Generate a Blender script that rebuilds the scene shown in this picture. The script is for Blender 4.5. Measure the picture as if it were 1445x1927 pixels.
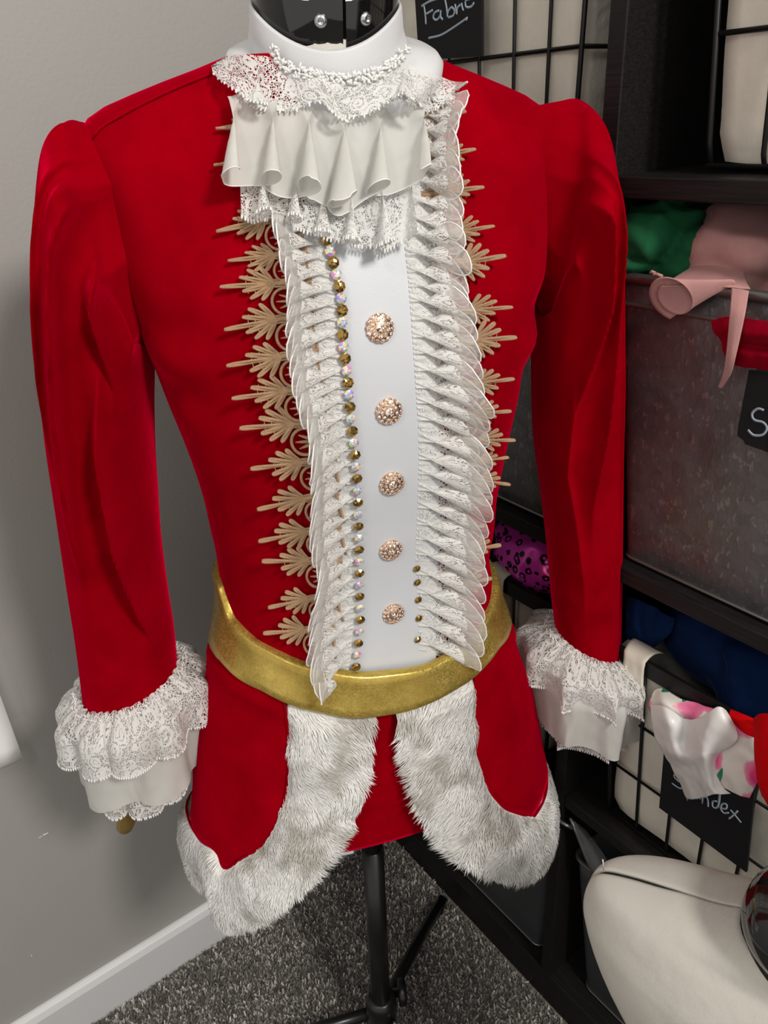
import bpy, math, random
from mathutils import Vector, Matrix, noise
from mathutils.bvhtree import BVHTree
SC = bpy.context.scene
COL = SC.collection
for o in list(bpy.data.objects): bpy.data.objects.remove(o)
random.seed(7)
# ------------------------------------------------------------------ camera
F, CX, CY = 1449.0, 722.5, 963.5
# columns of the camera matrix: right, up, back, in world axes
RC = Matrix(((0.79956566, 0.31006464, 0.51434879*-1), (-0.59856628, 0.34136331, -0.72469959), (-0.04912391, 0.88731675, 0.45853662)))
CAM = Vector((0, 0, 1.16))
cd = bpy.data.cameras.new('camera'); cam = bpy.data.objects.new('camera', cd); COL.objects.link(cam)
cd.sensor_fit = 'VERTICAL'; cd.sensor_height = 36; cd.lens = 36*F/1927; cd.clip_start = .01
cam.matrix_world = Matrix.Translation(CAM) @ RC.to_4x4()
SC.camera = cam
# ------------------------------------------------------------------ light and exposure
SC.view_settings.view_transform = 'Standard'; SC.view_settings.look = 'None'
SC.view_settings.gamma = 1; SC.view_settings.use_curve_mapping = False
SC.view_settings.exposure = 0.12
SC.cycles.max_bounces = 7; SC.cycles.diffuse_bounces = 3; SC.cycles.glossy_bounces = 3; SC.cycles.transparent_max_bounces = 8
wd = bpy.data.worlds.new('room_air'); SC.world = wd; wd.use_nodes = True
wd.node_tree.nodes['Background'].inputs[0].default_value = (1.0, .97, .94, 1)
wd.node_tree.nodes['Background'].inputs[1].default_value = .72
def area(name, loc, aim, size, power, col):
    l = bpy.data.lights.new(name, 'AREA'); l.shape = 'DISK'; l.size = size; l.energy = power; l.color = col
    o = bpy.data.objects.new(name, l); COL.objects.link(o); o.location = loc
    o.rotation_euler = (Vector(aim)-Vector(loc)).to_track_quat('-Z', 'Y').to_euler(); return o
area('ceiling_lamp_main', (.30, -1.20, 2.15), (.30, .45, .8), .36, 29, (1, .96, .90))
area('ceiling_lamp_side', (-1.0, -.25, 2.30), (.2, .6, .6), .30, 4.5, (1, .94, .86))
# ------------------------------------------------------------------ helpers
def ray(px, py): return RC @ Vector((px-CX, -(py-CY), -F))
def proj(P):
    v = RC.transposed() @ (P-CAM); return (CX-F*v.x/v.z, CY+F*v.y/v.z)
def at(px, py, axis, val):
    d = ray(px, py); return CAM + d*((val-CAM[axis])/d[axis])
WORLD = {}
def wm(o): return WORLD.get(o.name, Matrix.Identity(4))
def attach(o, parent):
    if parent is not None:
        o.parent = parent; o.matrix_parent_inverse = wm(parent).inverted()
def put(o, M):
    o.matrix_basis = M; WORLD[o.name] = M.copy()
def tag(o, label=None, cat=None, group=None, kind=None):
    if label: o['label'] = label
    if cat: o['category'] = cat
    if group: o['group'] = group
    if kind: o['kind'] = kind
    return o
def thing(name, label, cat, loc=(0, 0, 0), group=None):
    o = bpy.data.objects.new(name, None); o.empty_display_size = .02; COL.objects.link(o)
    put(o, Matrix.Translation(Vector(loc))); return tag(o, label, cat, group)
def mdata(name, V, Fc, mat=None, smooth=True, uv=None, attr=None):
    m = bpy.data.meshes.new(name); m.from_pydata([tuple(v) for v in V], [], Fc); m.update()
    if smooth: m.polygons.foreach_set('use_smooth', [True]*len(m.polygons))
    if uv:
        L = m.uv_layers.new(name='UVMap'); li = [0]*len(m.loops); m.loops.foreach_get('vertex_index', li)
        L.data.foreach_set('uv', [c for i in li for c in uv[i]])
    if attr:
        A = m.color_attributes.new('tint', 'FLOAT_COLOR', 'POINT'); A.data.foreach_set('color', [c for q in attr for c in q])
    for k in (mat if isinstance(mat, (list, tuple)) else [mat]):
        if k: m.materials.append(k)
    return m
def mesh(name, V, Fc, mat, parent=None, smooth=True, uv=None, attr=None):
    o = bpy.data.objects.new(name, mdata(name, V, Fc, mat, smooth, uv, attr)); COL.objects.link(o)
    WORLD[o.name] = Matrix.Identity(4); attach(o, parent); return o
def inst(name, data, M, parent=None):
    o = bpy.data.objects.new(name, data); COL.objects.link(o); attach(o, parent); put(o, M); return o
class MB:
    def __init__(s): s.V = []; s.F = []; s.U = []
    def add(s, V, Fc):
        n = len(s.V); s.V += [Vector(v) for v in V]; s.F += [tuple(i+n for i in f) for f in Fc]; return s
    def box(s, lo, hi):
        x0, y0, z0 = lo; x1, y1, z1 = hi
        return s.add([(x0,y0,z0),(x1,y0,z0),(x1,y1,z0),(x0,y1,z0),(x0,y0,z1),(x1,y0,z1),(x1,y1,z1),(x0,y1,z1)],
                     [(0,3,2,1),(4,5,6,7),(0,1,5,4),(1,2,6,5),(2,3,7,6),(3,0,4,7)])
    def tube(s, pts, r, n=8, caps=True, closed=False):
        pts = [Vector(p) for p in pts]; m = len(pts); V = []; Fc = []
        rs = r if isinstance(r, (list, tuple)) else [r]*m
        up = None
        for i, p in enumerate(pts):
            a = pts[(i-1) % m] if closed else pts[max(i-1, 0)]; b = pts[(i+1) % m] if closed else pts[min(i+1, m-1)]
            t = (b-a).normalized()
            if up is None:
                up = t.orthogonal().normalized()
            up = (up-t*up.dot(t)).normalized(); w = t.cross(up)
            for k in range(n):
                q = 2*math.pi*k/n; V.append(p+(up*math.cos(q)+w*math.sin(q))*rs[i])
        for i in range(m if closed else m-1):
            j = (i+1) % m
            for k in range(n):
                l = (k+1) % n; Fc.append((i*n+k, i*n+l, j*n+l, j*n+k))
        if caps and not closed:
            Fc.append(tuple(range(n-1, -1, -1))); Fc.append(tuple((m-1)*n+k for k in range(n)))
        return s.add(V, Fc)
    def build(s, name, mat, parent=None, smooth=False, bevel=0):
        o = mesh(name, s.V, s.F, mat, parent, smooth)
        if bevel:
            b = o.modifiers.new('bevel', 'BEVEL'); b.width = bevel; b.segments = 2; b.limit_method = 'ANGLE'
        return o
def grid(name, rows, mat, parent=None, closed=False, uvf=None, thick=0, attr=None, flip=False):
    nr, nc = len(rows), len(rows[0]); V = [p for r in rows for p in r]; Fc = []
    for i in range(nr-1):
        for j in range(nc if closed else nc-1):
            k = (j+1) % nc; q = (i*nc+j, i*nc+k, (i+1)*nc+k, (i+1)*nc+j)
            Fc.append(q[::-1] if flip else q)
    uv = [uvf(i, j) for i in range(nr) for j in range(nc)] if uvf else [(j/max(nc-1, 1), i/max(nr-1, 1)) for i in range(nr) for j in range(nc)]
    o = mesh(name, V, Fc, mat, parent, True, uv, attr)
    if thick:
        s = o.modifiers.new('thick', 'SOLIDIFY'); s.thickness = thick; s.offset = 0
    return o
def cr(P, t):
    """Catmull-Rom through a list of tuples/Vectors, t in 0..1"""
    n = len(P)-1; x = min(max(t, 0), 1)*n; i = min(int(x), n-1); f = x-i
    a, b, c, d = P[max(i-1, 0)], P[i], P[i+1], P[min(i+2, n)]
    return [.5*((2*b[k])+(-a[k]+c[k])*f+(2*a[k]-5*b[k]+4*c[k]-d[k])*f*f+(-a[k]+3*b[k]-3*c[k]+d[k])*f**3) for k in range(len(b))]
def poly(P, t):
    """point at fraction t of the arc length of a polyline"""
    L = [math.dist(P[i], P[i+1]) for i in range(len(P)-1)]; x = min(max(t, 0), 1)*sum(L)
    for i, l in enumerate(L):
        if x <= l or i == len(L)-1:
            f = x/l if l else 0; return [P[i][k]+(P[i+1][k]-P[i][k])*f for k in range(len(P[0]))]
        x -= l
def smooth_poly(P, n=60):
    Q = [cr(P, i/(4*len(P))) for i in range(4*len(P)+1)]; return [poly(Q, i/(n-1)) for i in range(n)]
def nz(x, y=0, z=0): return noise.noise(Vector((x, y, z)))
def lerp(a, b, t): return a+(b-a)*t
def sstep(a, b, x):
    t = min(max((x-a)/(b-a), 0), 1); return t*t*(3-2*t)
# ------------------------------------------------------------------ materials
class NT:
    def __init__(s, name):
        s.m = bpy.data.materials.new(name); s.m.use_nodes = True; s.t = s.m.node_tree; s.b = s.t.nodes['Principled BSDF']; s.out = s.t.nodes['Material Output']
    def n(s, typ, **kw):
        q = s.t.nodes.new(typ)
        for k, v in kw.items():
            if k.startswith('i_'):
                key = k[2:]; q.inputs[int(key) if key.isdigit() else key.replace('_', ' ')].default_value = v
            else: setattr(q, k, v)
        return q
    def l(s, a, b): s.t.links.new(a, b)
    def coord(s, kind='Object', scale=(1, 1, 1)):
        c = s.n('ShaderNodeTexCoord'); mp = s.n('ShaderNodeMapping'); mp.inputs['Scale'].default_value = scale
        s.l(c.outputs[kind], mp.inputs[0]); return mp.outputs[0]
    def noise(s, co, scale, detail=3, rough=.55):
        q = s.n('ShaderNodeTexNoise'); q.inputs['Scale'].default_value = scale; q.inputs['Detail'].default_value = detail; q.inputs['Roughness'].default_value = rough
        s.l(co, q.inputs['Vector']); return q.outputs['Fac']
    def ramp(s, fac, stops):
        r = s.n('ShaderNodeValToRGB'); e = r.color_ramp.elements
        while len(e) < len(stops): e.new(.5)
        for i, (p, c) in enumerate(stops): e[i].position = p; e[i].color = (*c, 1) if len(c) == 3 else c
        s.l(fac, r.inputs[0]); return r.outputs[0]
    def math(s, op, a, b=None, clamp=False):
        q = s.n('ShaderNodeMath', operation=op, use_clamp=clamp)
        for i, v in enumerate((a, b)):
            if v is None: continue
            if isinstance(v, (int, float)): q.inputs[i].default_value = v
            else: s.l(v, q.inputs[i])
        return q.outputs[0]
    def bump(s, h, strength=.3, dist=.001):
        q = s.n('ShaderNodeBump'); q.inputs['Strength'].default_value = strength; q.inputs['Distance'].default_value = dist
        s.l(h, q.inputs['Height']); s.l(q.outputs[0], s.b.inputs['Normal']); return q
    def set(s, **kw):
        for k, v in kw.items():
            i = s.b.inputs[k.replace('_', ' ')]
            i.default_value = (*v, 1) if isinstance(v, tuple) and len(v) == 3 and i.type == 'RGBA' else v
        return s
def plain(name, col, rough=.6, metal=0, **kw):
    t = NT(name); t.set(Base_Color=col, Roughness=rough, Metallic=metal, **kw); return t.m
def velvet(name, c0, c1, sheen, tint, crush=1.0):
    t = NT(name); co = t.coord('Object')
    f = t.noise(co, 18, 4, .6); c = t.ramp(f, [(.3, c0), (.7, c1)])
    t.l(c, t.b.inputs['Base Color']); t.set(Roughness=.62, Sheen_Weight=sheen, Sheen_Roughness=.32, Sheen_Tint=(*tint, 1))
    t.b.inputs['Specular IOR Level'].default_value = 0.0
    n2 = t.noise(co, 1400, 2, .7); t.bump(n2, .5*crush, .0007); return t.m
M = {}
M['velvet'] = velvet('red_velvet', (.205, .0001, .0036), (.300, .0001, .0056), .85, (1, .0, .045))
M['velvet_dark'] = velvet('wine_velvet', (.16, .002, .008), (.28, .002, .014), .5, (1, .06, .12))
M['pink_velvet'] = velvet('pink_velvet', (.40, .21, .20), (.56, .30, .28), .35, (1, .8, .78))
M['green_cloth'] = velvet('green_knit', (.012, .085, .035), (.02, .12, .05), .1, (.3, .9, .5), .4)
M['navy_cloth'] = velvet('navy_knit', (.004, .012, .045), (.007, .02, .07), .12, (.3, .45, 1), .4)
M['red_cloth'] = velvet('red_knit', (.62, .004, .006), (.75, .006, .01), .1, (1, .2, .2), .3)
M['dark_cloth'] = velvet('dark_knit', (.03, .028, .03), (.06, .055, .06), .1, (1, 1, 1), .4)
M['brown_cloth'] = velvet('rust_knit', (.05, .015, .012), (.13, .045, .03), .15, (1, .6, .5), .4)
def satin(name, c, rough, bump=.2):
    t = NT(name); co = t.coord('Object'); f = t.noise(co, 9, 3); q = t.ramp(f, [(.3, tuple(x*.93 for x in c)), (.7, c)])
    t.l(q, t.b.inputs['Base Color']); t.set(Roughness=rough, Sheen_Weight=.15); t.bump(t.noise(co, 900, 2, .7), bump, .0006); return t.m
M['white_satin'] = satin('white_spandex', (.56, .575, .60), .48)
M['white_fold'] = satin('white_satin', (.74, .73, .71), .32, .05)
M['collar'] = satin('collar_spandex', (.62, .62, .63), .5)
def canvas(name, c):
    t = NT(name); co = t.coord('Object'); f = t.noise(co, 14, 4); q = t.ramp(f, [(.3, tuple(x*.86 for x in c)), (.72, c)])
    t.l(q, t.b.inputs['Base Color']); t.set(Roughness=.9)
    w = t.n('ShaderNodeTexWave', bands_direction='Y'); w.inputs['Scale'].default_value = 420; w.inputs['Distortion'].default_value = 2; t.l(co, w.inputs[0])
    t.bump(t.math('ADD', t.noise(co, 60, 3), t.math('MULTIPLY', w.outputs['Fac'], .15)), .35, .004); return t.m
M['canvas'] = canvas('cream_canvas', (.72, .68, .58))
M['linen'] = canvas('form_linen', (.58, .555, .50))
def lace(name, scale=1.0, solid=.5, sheer_edge=False, base=(.78, .77, .745)):
    """white lace: solid floral blotches joined by an open net; UV in metres"""
    t = NT(name); uv = t.n('ShaderNodeTexCoord').outputs['UV']
    wob = t.n('ShaderNodeTexNoise'); wob.inputs['Scale'].default_value = 70*scale; t.l(uv, wob.inputs['Vector'])
    ad = t.n('ShaderNodeVectorMath', operation='MULTIPLY_ADD'); t.l(wob.outputs['Color'], ad.inputs[0]); ad.inputs[1].default_value = (.012/scale,)*3; t.l(uv, ad.inputs[2])
    flower = t.n('ShaderNodeTexVoronoi', feature='F1'); flower.inputs['Scale'].default_value = 62*scale; t.l(ad.outputs[0], flower.inputs['Vector'])
    rings = t.math('SINE', t.math('MULTIPLY', flower.outputs['Distance'], 26))
    motif = t.math('GREATER_THAN', t.math('ADD', t.math('MULTIPLY', rings, .35), t.math('SUBTRACT', solid, flower.outputs['Distance'])), 0)
    net = t.n('ShaderNodeTexVoronoi', feature='DISTANCE_TO_EDGE'); net.inputs['Scale'].default_value = 520*scale; t.l(uv, net.inputs['Vector'])
    netf = t.math('LESS_THAN', net.outputs['Distance'], .12)
    fac = t.math('MAXIMUM', motif, netf)
    if sheer_edge:
        sep = t.n('ShaderNodeSeparateXYZ'); t.l(uv, sep.inputs[0])
        band = t.math('GREATER_THAN', sep.outputs[1], .027)
        fac = t.math('ADD', t.math('MULTIPLY', fac, t.math('SUBTRACT', 1, band)), t.math('MULTIPLY', band, .42))
    tr = t.n('ShaderNodeBsdfTransparent'); mix = t.n('ShaderNodeMixShader'); t.l(fac, mix.inputs[0]); t.l(tr.outputs[0], mix.inputs[1])
    dif = t.n('ShaderNodeBsdfTranslucent'); dif.inputs[0].default_value = (*base, 1); m2 = t.n('ShaderNodeMixShader'); m2.inputs[0].default_value = .28
    t.set(Base_Color=base, Roughness=.7); t.bump(t.math('ADD', t.math('MULTIPLY', motif, .6), rings), .22, .0006)
    t.l(t.b.outputs[0], m2.inputs[1]); t.l(dif.outputs[0], m2.inputs[2]); t.l(m2.outputs[0], mix.inputs[2]); t.l(mix.outputs[0], t.out.inputs[0]); return t.m
M['lace'] = lace('white_lace', 1.0, .44)
M['ruffle'] = lace('ruffle_lace', 1.25, .55, True)
def sheer(name, op, base, rough=.5):
    t = NT(name); tr = t.n('ShaderNodeBsdfTransparent'); mix = t.n('ShaderNodeMixShader'); mix.inputs[0].default_value = op
    tl = t.n('ShaderNodeBsdfTranslucent'); tl.inputs[0].default_value = (*base, 1); m2 = t.n('ShaderNodeMixShader'); m2.inputs[0].default_value = .35
    t.set(Base_Color=base, Roughness=rough); t.bump(t.noise(t.coord('Object'), 40, 4), .25, .003)
    t.l(t.b.outputs[0], m2.inputs[1]); t.l(tl.outputs[0], m2.inputs[2]); t.l(tr.outputs[0], mix.inputs[1]); t.l(m2.outputs[0], mix.inputs[2]); t.l(mix.outputs[0], t.out.inputs[0]); return t.m
M['chiffon'] = sheer('ivory_chiffon', .93, (.74, .73, .69))
M['plastic_sleeve'] = sheer('clear_plastic', .10, (.8, .8, .8), .15)
M['thread'] = plain('white_thread', (.78, .77, .75), .6)
t = NT('gold_thread'); co = t.coord('Object'); w = t.n('ShaderNodeTexWave', bands_direction='X'); w.inputs['Scale'].default_value = 260; w.inputs['Distortion'].default_value = 3; t.l(co, w.inputs[0])
t.l(t.ramp(t.noise(co, 60, 2), [(.3, (.70, .40, .19)), (.7, (.88, .57, .31))]), t.b.inputs['Base Color']); t.set(Roughness=.40, Metallic=.15, Sheen_Weight=.2); t.bump(w.outputs['Fac'], .7, .0008); M['gold_thread'] = t.m
t = NT('gold_foil_spandex'); co = t.coord('Object'); v = t.n('ShaderNodeTexVoronoi'); v.inputs['Scale'].default_value = 900; t.l(co, v.inputs['Vector'])
t.l(t.ramp(t.noise(co, 25, 5, .7), [(.32, (.40, .27, .05)), (.68, (.66, .49, .12))]), t.b.inputs['Base Color']); t.set(Metallic=.72, Roughness=.36)
nm = t.n('ShaderNodeNormalMap'); t.l(t.ramp(v.outputs['Color'], [(0, (.35, .35, 1)), (1, (.65, .65, 1))]), nm.inputs['Color'])
t.l(t.ramp(v.outputs['Color'], [(.2, (.18,)*3), (.8, (.52,)*3)]), t.b.inputs['Roughness']); t.bump(v.outputs['Color'], .6, .0006); M['gold_belt'] = t.m
M['rose_gold'] = plain('rose_gold_metal', (.80, .50, .32), .25, 1)
M['gold_paint'] = plain('gold_paint', (.36, .24, .07), .32, .7)
M['crystal'] = plain('clear_crystal', (.97, .93, .90), .04, .35, Coat_Weight=.6)
M['champagne'] = plain('champagne_crystal', (.80, .56, .42), .06, .7)
M['crystal_shade'] = plain('crystal_shade_facet', (.30, .17, .10), .06, .7)  # dark facets among clear and champagne ones paint the sparkle of reflections
M['gold_stone'] = plain('gold_flat_stone', (.42, .26, .07), .12, .85)
M['gold_stone_dark'] = plain('gold_stone_shade_facet', (.12, .075, .03), .1, .8)  # darker copy of the gold, shaded facets painted into the stone
for k, c in dict(ab_white=(.74, .76, .74), ab_pink=(.78, .26, .62), ab_green=(.40, .76, .48), ab_yellow=(.82, .72, .20), ab_violet=(.42, .30, .82)).items():  # iridescent reflections painted as differently coloured facets
    M[k] = plain('crystal_'+k[3:], c, .06, .3, Coat_Weight=.5)
def furmat(name):
    t = NT(name); a = t.n('ShaderNodeAttribute', attribute_name='tint'); t.l(a.outputs['Color'], t.b.inputs['Base Color']); t.set(Roughness=.75, Sheen_Weight=.2); return t.m
M['strand'] = furmat('strand')
M['fur_base'] = plain('fur_backing', (.66, .64, .60), .95)
def laminate():
    t = NT('black_brown_laminate'); co = t.coord('Object', (1, 1, 1)); n1 = t.n('ShaderNodeTexNoise'); mp = t.coord('Object', (12, 1.2, 30)); n1.inputs['Scale'].default_value = 20; n1.inputs['Detail'].default_value = 4; t.l(mp, n1.inputs['Vector'])
    t.l(t.ramp(n1.outputs['Fac'], [(.3, (.006, .0055, .0055)), (.75, (.014, .012, .0115))]), t.b.inputs['Base Color']); t.set(Roughness=.45); t.b.inputs['Specular IOR Level'].default_value = .24; t.bump(n1.outputs['Fac'], .15, .001); return t.m
M['laminate'] = laminate()
M['edge_wear'] = plain('worn_edge', (.10, .085, .075), .5)
def galv(name, a, b, rough=.38):
    t = NT(name); co = t.coord('Object'); v = t.n('ShaderNodeTexVoronoi'); v.inputs['Scale'].default_value = 110; t.l(co, v.inputs['Vector'])
    n1 = t.noise(t.coord('Object', (1, 1, .6)), 190, 3, .6); sp = t.math('GREATER_THAN', n1, .62)
    c = t.n('ShaderNodeMix', data_type='RGBA'); t.l(t.math('MULTIPLY', sp, .35), c.inputs[0]); t.l(t.ramp(v.outputs['Color'], [(.2, a), (.9, b)]), c.inputs[6]); c.inputs[7].default_value = (.42, .42, .42, 1)
    t.l(c.outputs[2], t.b.inputs['Base Color']); t.set(Metallic=.75); t.l(t.ramp(t.noise(co, 30, 3), [(.3, (rough-.1,)*3), (.7, (rough+.15,)*3)]), t.b.inputs['Roughness']); t.bump(n1, .2, .002); return t.m
M['galv'] = galv('galvanised_steel', (.15, .15, .155), (.19, .19, .195))
M['galv_rim'] = plain('steel_rim', (.20, .19, .18), .35, .8)
M['grey_bin'] = plain('grey_painted_steel', (.055, .057, .06), .4, .3)
M['wire'] = plain('black_wire', (.006, .006, .006), .42, Specular_IOR_Level=.25)
M['chalkboard'] = plain('chalkboard_black', (.006, .006, .007), .7, Specular_IOR_Level=.25)
M['chalk'] = plain('chalk_ink', (.27, .33, .39), .8)
M['black_gloss'] = plain('black_gloss_plastic', (.006, .006, .006), .08, Coat_Weight=.5)
M['black_metal'] = plain('black_satin_metal', (.008, .008, .008), .32)
M['slot'] = plain('dark_gap', (.002, .002, .002), .9)
M['screw'] = plain('zinc_screw', (.62, .64, .68), .25, 1)
M['paper'] = plain('white_paper', (.80, .79, .78), .85)
M['ink'] = plain('grey_ink', (.22, .22, .24), .9)
M['snap'] = plain('snap_metal', (.35, .32, .28), .25, 1)
t = NT('greige_wall_paint'); co = t.coord('Object'); t.l(t.ramp(t.noise(co, 3, 3), [(.3, (.325, .311, .293)), (.7, (.345, .331, .311))]), t.b.inputs['Base Color']); t.set(Roughness=.62); t.bump(t.noise(co, 220, 4, .6), .14, .002); M['wall'] = t.m
M['trim'] = plain('white_trim_paint', (.62, .62, .625), .4)
t = NT('carpet_backing'); co = t.coord('Object'); t.l(t.ramp(t.noise(co, 260, 3, .8), [(.35, (.08, .073, .065)), (.65, (.27, .245, .215))]), t.b.inputs['Base Color']); t.set(Roughness=1.0); t.bump(t.noise(co, 300, 3), .8, .004); M['carpet'] = t.m
t = NT('pink_leopard_foil'); co = t.coord('Object'); v = t.n('ShaderNodeTexVoronoi'); v.inputs['Scale'].default_value = 90; t.l(co, v.inputs['Vector'])
nn = t.noise(co, 160, 2); ring = t.math('ABSOLUTE', t.math('SUBTRACT', t.math('ADD', v.outputs['Distance'], t.math('MULTIPLY', nn, .35)), .50))
t.l(t.ramp(ring, [(.10, (.012, .004, .012)), (.13, (.80, .06, .58))]), t.b.inputs['Base Color']); t.b.inputs['Roughness'].default_value = .22; t.set(Metallic=.35); M['leopard'] = t.m
t = NT('floral_satin'); co = t.coord('Object'); v = t.n('ShaderNodeTexVoronoi'); v.inputs['Scale'].default_value = 24; t.l(co, v.inputs['Vector']); nn = t.noise(co, 30, 3)
d = t.math('ADD', v.outputs['Distance'], t.math('MULTIPLY', t.math('SUBTRACT', nn, .3), .9)); c1 = t.ramp(d, [(.40, (.80, .04, .22)), (.62, (.82, .26, .42)), (.68, (.74, .69, .64)), (.85, (.74, .69, .64))])
lf = t.math('GREATER_THAN', t.noise(t.coord('Object', (1, 1.6, .6)), 38, 1), .66); mx = t.n('ShaderNodeMix', data_type='RGBA'); t.l(lf, mx.inputs[0]); t.l(c1, mx.inputs[6]); mx.inputs[7].default_value = (.02, .22, .11, 1)
t.l(mx.outputs[2], t.b.inputs['Base Color']); t.set(Roughness=.3); M['floral'] = t.m
M['clear_bag'] = sheer('clear_bag', .16, (.6, .6, .62), .12)
# ------------------------------------------------------------------ the room
YW, XS = .827, .546                       # left wall plane, front of the shelving
XB = XS+.41
o = MB().box((-2.2, -2.2, -.04), (XB+.1, YW+.1, 0)).build('floor', M['carpet']); tag(o, kind='structure'); floor = o
o = MB().box((-2.2, YW, -.04), (XB+.1, YW+.1, 2.45)).build('wall_left', M['wall']); tag(o, kind='structure'); wall = o
o = MB().box((XB, -2.2, -.04), (XB+.1, YW+.1, 2.45)).build('wall_back', M['wall']); tag(o, kind='structure')
b = MB(); prof = [(0, 0), (.014, 0), (.014, .074), (.010, .083), (.004, .087), (0, .087)]
V = [(x, YW-p[0], p[1]) for x in (-2.2, XS-.002) for p in prof]; n = len(prof)
b.add(V, [(i, (i+1) % n, n+(i+1) % n, n+i) for i in range(n)]+[tuple(range(n-1, -1, -1)), tuple(range(n, 2*n))])
tag(b.build('baseboard_left', M['trim'], None, False, .0012), kind='structure')
V, Fc, A = [], [], []
rnd = random.Random(3)
for i in range(260):
    for j in range(265):
        x = -.15+i*.00268+rnd.uniform(-.0016, .0016); y = .12+j*.00268+rnd.uniform(-.0016, .0016)
        if x > XS-.004 or y > YW-.015: continue
        q = rnd.uniform(0, math.pi); hgt = rnd.uniform(.004, .009); w = rnd.uniform(.0011, .0018)
        dx, dy = math.cos(q)*w, math.sin(q)*w; lx, ly = rnd.uniform(-.004, .004), rnd.uniform(-.004, .004)
        k = len(V); V += [(x-dx, y-dy, 0), (x+dx, y+dy, 0), (x+dx*.7+lx, y+dy*.7+ly, hgt), (x-dx*.7+lx, y-dy*.7+ly, hgt)]; Fc.append((k, k+1, k+2, k+3))
        g = rnd.choice((.08, .16, .25, .40, .60))*(1+.35*nz(x*14, y*14)); c = (g*1.05, g*.97, g*.87, 1); A += [c]*4
tag(mesh('carpet_pile', V, Fc, M['strand'], floor, True, None, A), 'speckled brown grey carpet pile', kind='stuff')
for k, (pts, wd_) in enumerate([(((73, 1577), (80, 1573)), .0012), (((81, 1572), (87, 1569), (91, 1567)), .002), (((59, 1797), (61, 1801)), .0012)]):
    P = [at(x, y, 1, YW-.0006) for x, y in pts]
    MB().tube(P, wd_*.35, 5).build('paint_chip', M['paper'], wall, True)
# paper and clear sleeve hanging at the left
pp = thing('paper_notice', 'white printed sheet of paper hanging on the grey wall at the left edge', 'paper', (-.02, YW-.004, .61))
rows = [[Vector((lerp(-.15, .0365, j/12), YW-.004-.010*(1-i/12)**2-.003*(j/12)**2*(1-i/12), lerp(.510, .735, i/12))) for j in range(13)] for i in range(13)]
grid('sheet', rows, M['paper'], pp, thick=.0004)
for (x0, x1, z, hh) in [(-.02, .005, .585, .002), (-.03, .008, .560, .002), (-.02, .012, .540, .007), (-.03, .004, .528, .002), (-.04, .010, .572, .0015)]:
    yy = YW-.004-.010*(1-(z-.510)/.225)**2-.0036
    MB().box((x0, yy, z), (x1, yy+.0006, z+hh)).build('printed_line', M['ink'], pp)
rows = [[Vector((lerp(-.16, .057, j/8), YW-.0018, lerp(.556, .83, i/8))) for j in range(9)] for i in range(9)]
tag(grid('plastic_sleeve', rows, M['plastic_sleeve'], None, thick=.0006), 'clear plastic sleeve on the grey wall behind the paper sheet', 'plastic sleeve')
# ------------------------------------------------------------------ shelving unit
ZB = [(.0, .0613), (.3995, .4160), (.7448, .7615), (1.0908, 1.1072), (1.436, 1.475)]
UP = [(.812, .775), (.4432, .4270), (.0820, .0655), (-.279, -.316)]
sh = thing('shelving_unit', 'black cube shelving unit filled with storage bins along the wall', 'shelf', (XS+.2, .25, 0))
for k, (z0, z1) in enumerate(ZB):
    if k in (0, 4): spans = [(-.316, .812)]
    else: spans = [(UP[i+1][0], UP[i][1]) for i in range(3)]
    for y0, y1 in spans:
        lo = .012 if k == 0 else z0
        x0 = XS+(0 if k in (0, 4) else .0015)
        MB().box((x0, y0, z0 if k else 0), (XS+.385, y1, z1)).build('shelf_board', M['laminate'], sh, False, .0012)
for i, (y1, y0) in enumerate(UP):
    MB().box((XS, y0, ZB[0][1]), (XS+.385, y1, ZB[4][0])).build('side_panel' if i in (0, 3) else 'divider', M['laminate'], sh, False, .001)
MB().box((XS+.386, -.316, .0), (XS+.398, .812, 1.475)).build('back_panel', M['laminate'], sh)  # added black back the unit lacks, keeps the open cells dark
# ------------------------------------------------------------------ bins
def flap_on(parent, x, y0, y1, z0, z1):
    rows = []
    for i in range(14):
        v = i/13; row = []
        for j in range(9):
            u = j/8; yy = lerp(y0, y1, u)+.003*math.sin(v*5+u*2)
            if v < .3: p = (x+.020-.024*v/.3, yy, z1+.004*math.sin(v/.3*math.pi))
            else: p = (x-.0042-.003*math.sin((v-.3)*4.4)-.0015*nz(u*3, v*4), yy+.004*(u-.5)*-(v-.3), lerp(z1, z0, (v-.3)/.7))
            row.append(Vector(p))
        rows.append(row)
    f = grid('liner_flap', rows, M['canvas'], parent, thick=.0014)
    c = Vector((x-.0075, (y0+y1)/2, lerp(z0, z1, .45)))
    q = MB().add([c+Vector((-.0035*math.cos(a)+.002, .0055*math.cos(b_)*math.sin(a), .0055*math.sin(b_)*math.sin(a))) for a in (0.01, .5, 1.0, 1.5) for b_ in [k*math.pi/5 for k in range(10)]],
                 [(i*10+j, i*10+(j+1) % 10, (i+1)*10+(j+1) % 10, (i+1)*10+j) for i in range(3) for j in range(10)]+[tuple(range(9, -1, -1))])
    q.build('snap', M['snap'], f, True)
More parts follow.
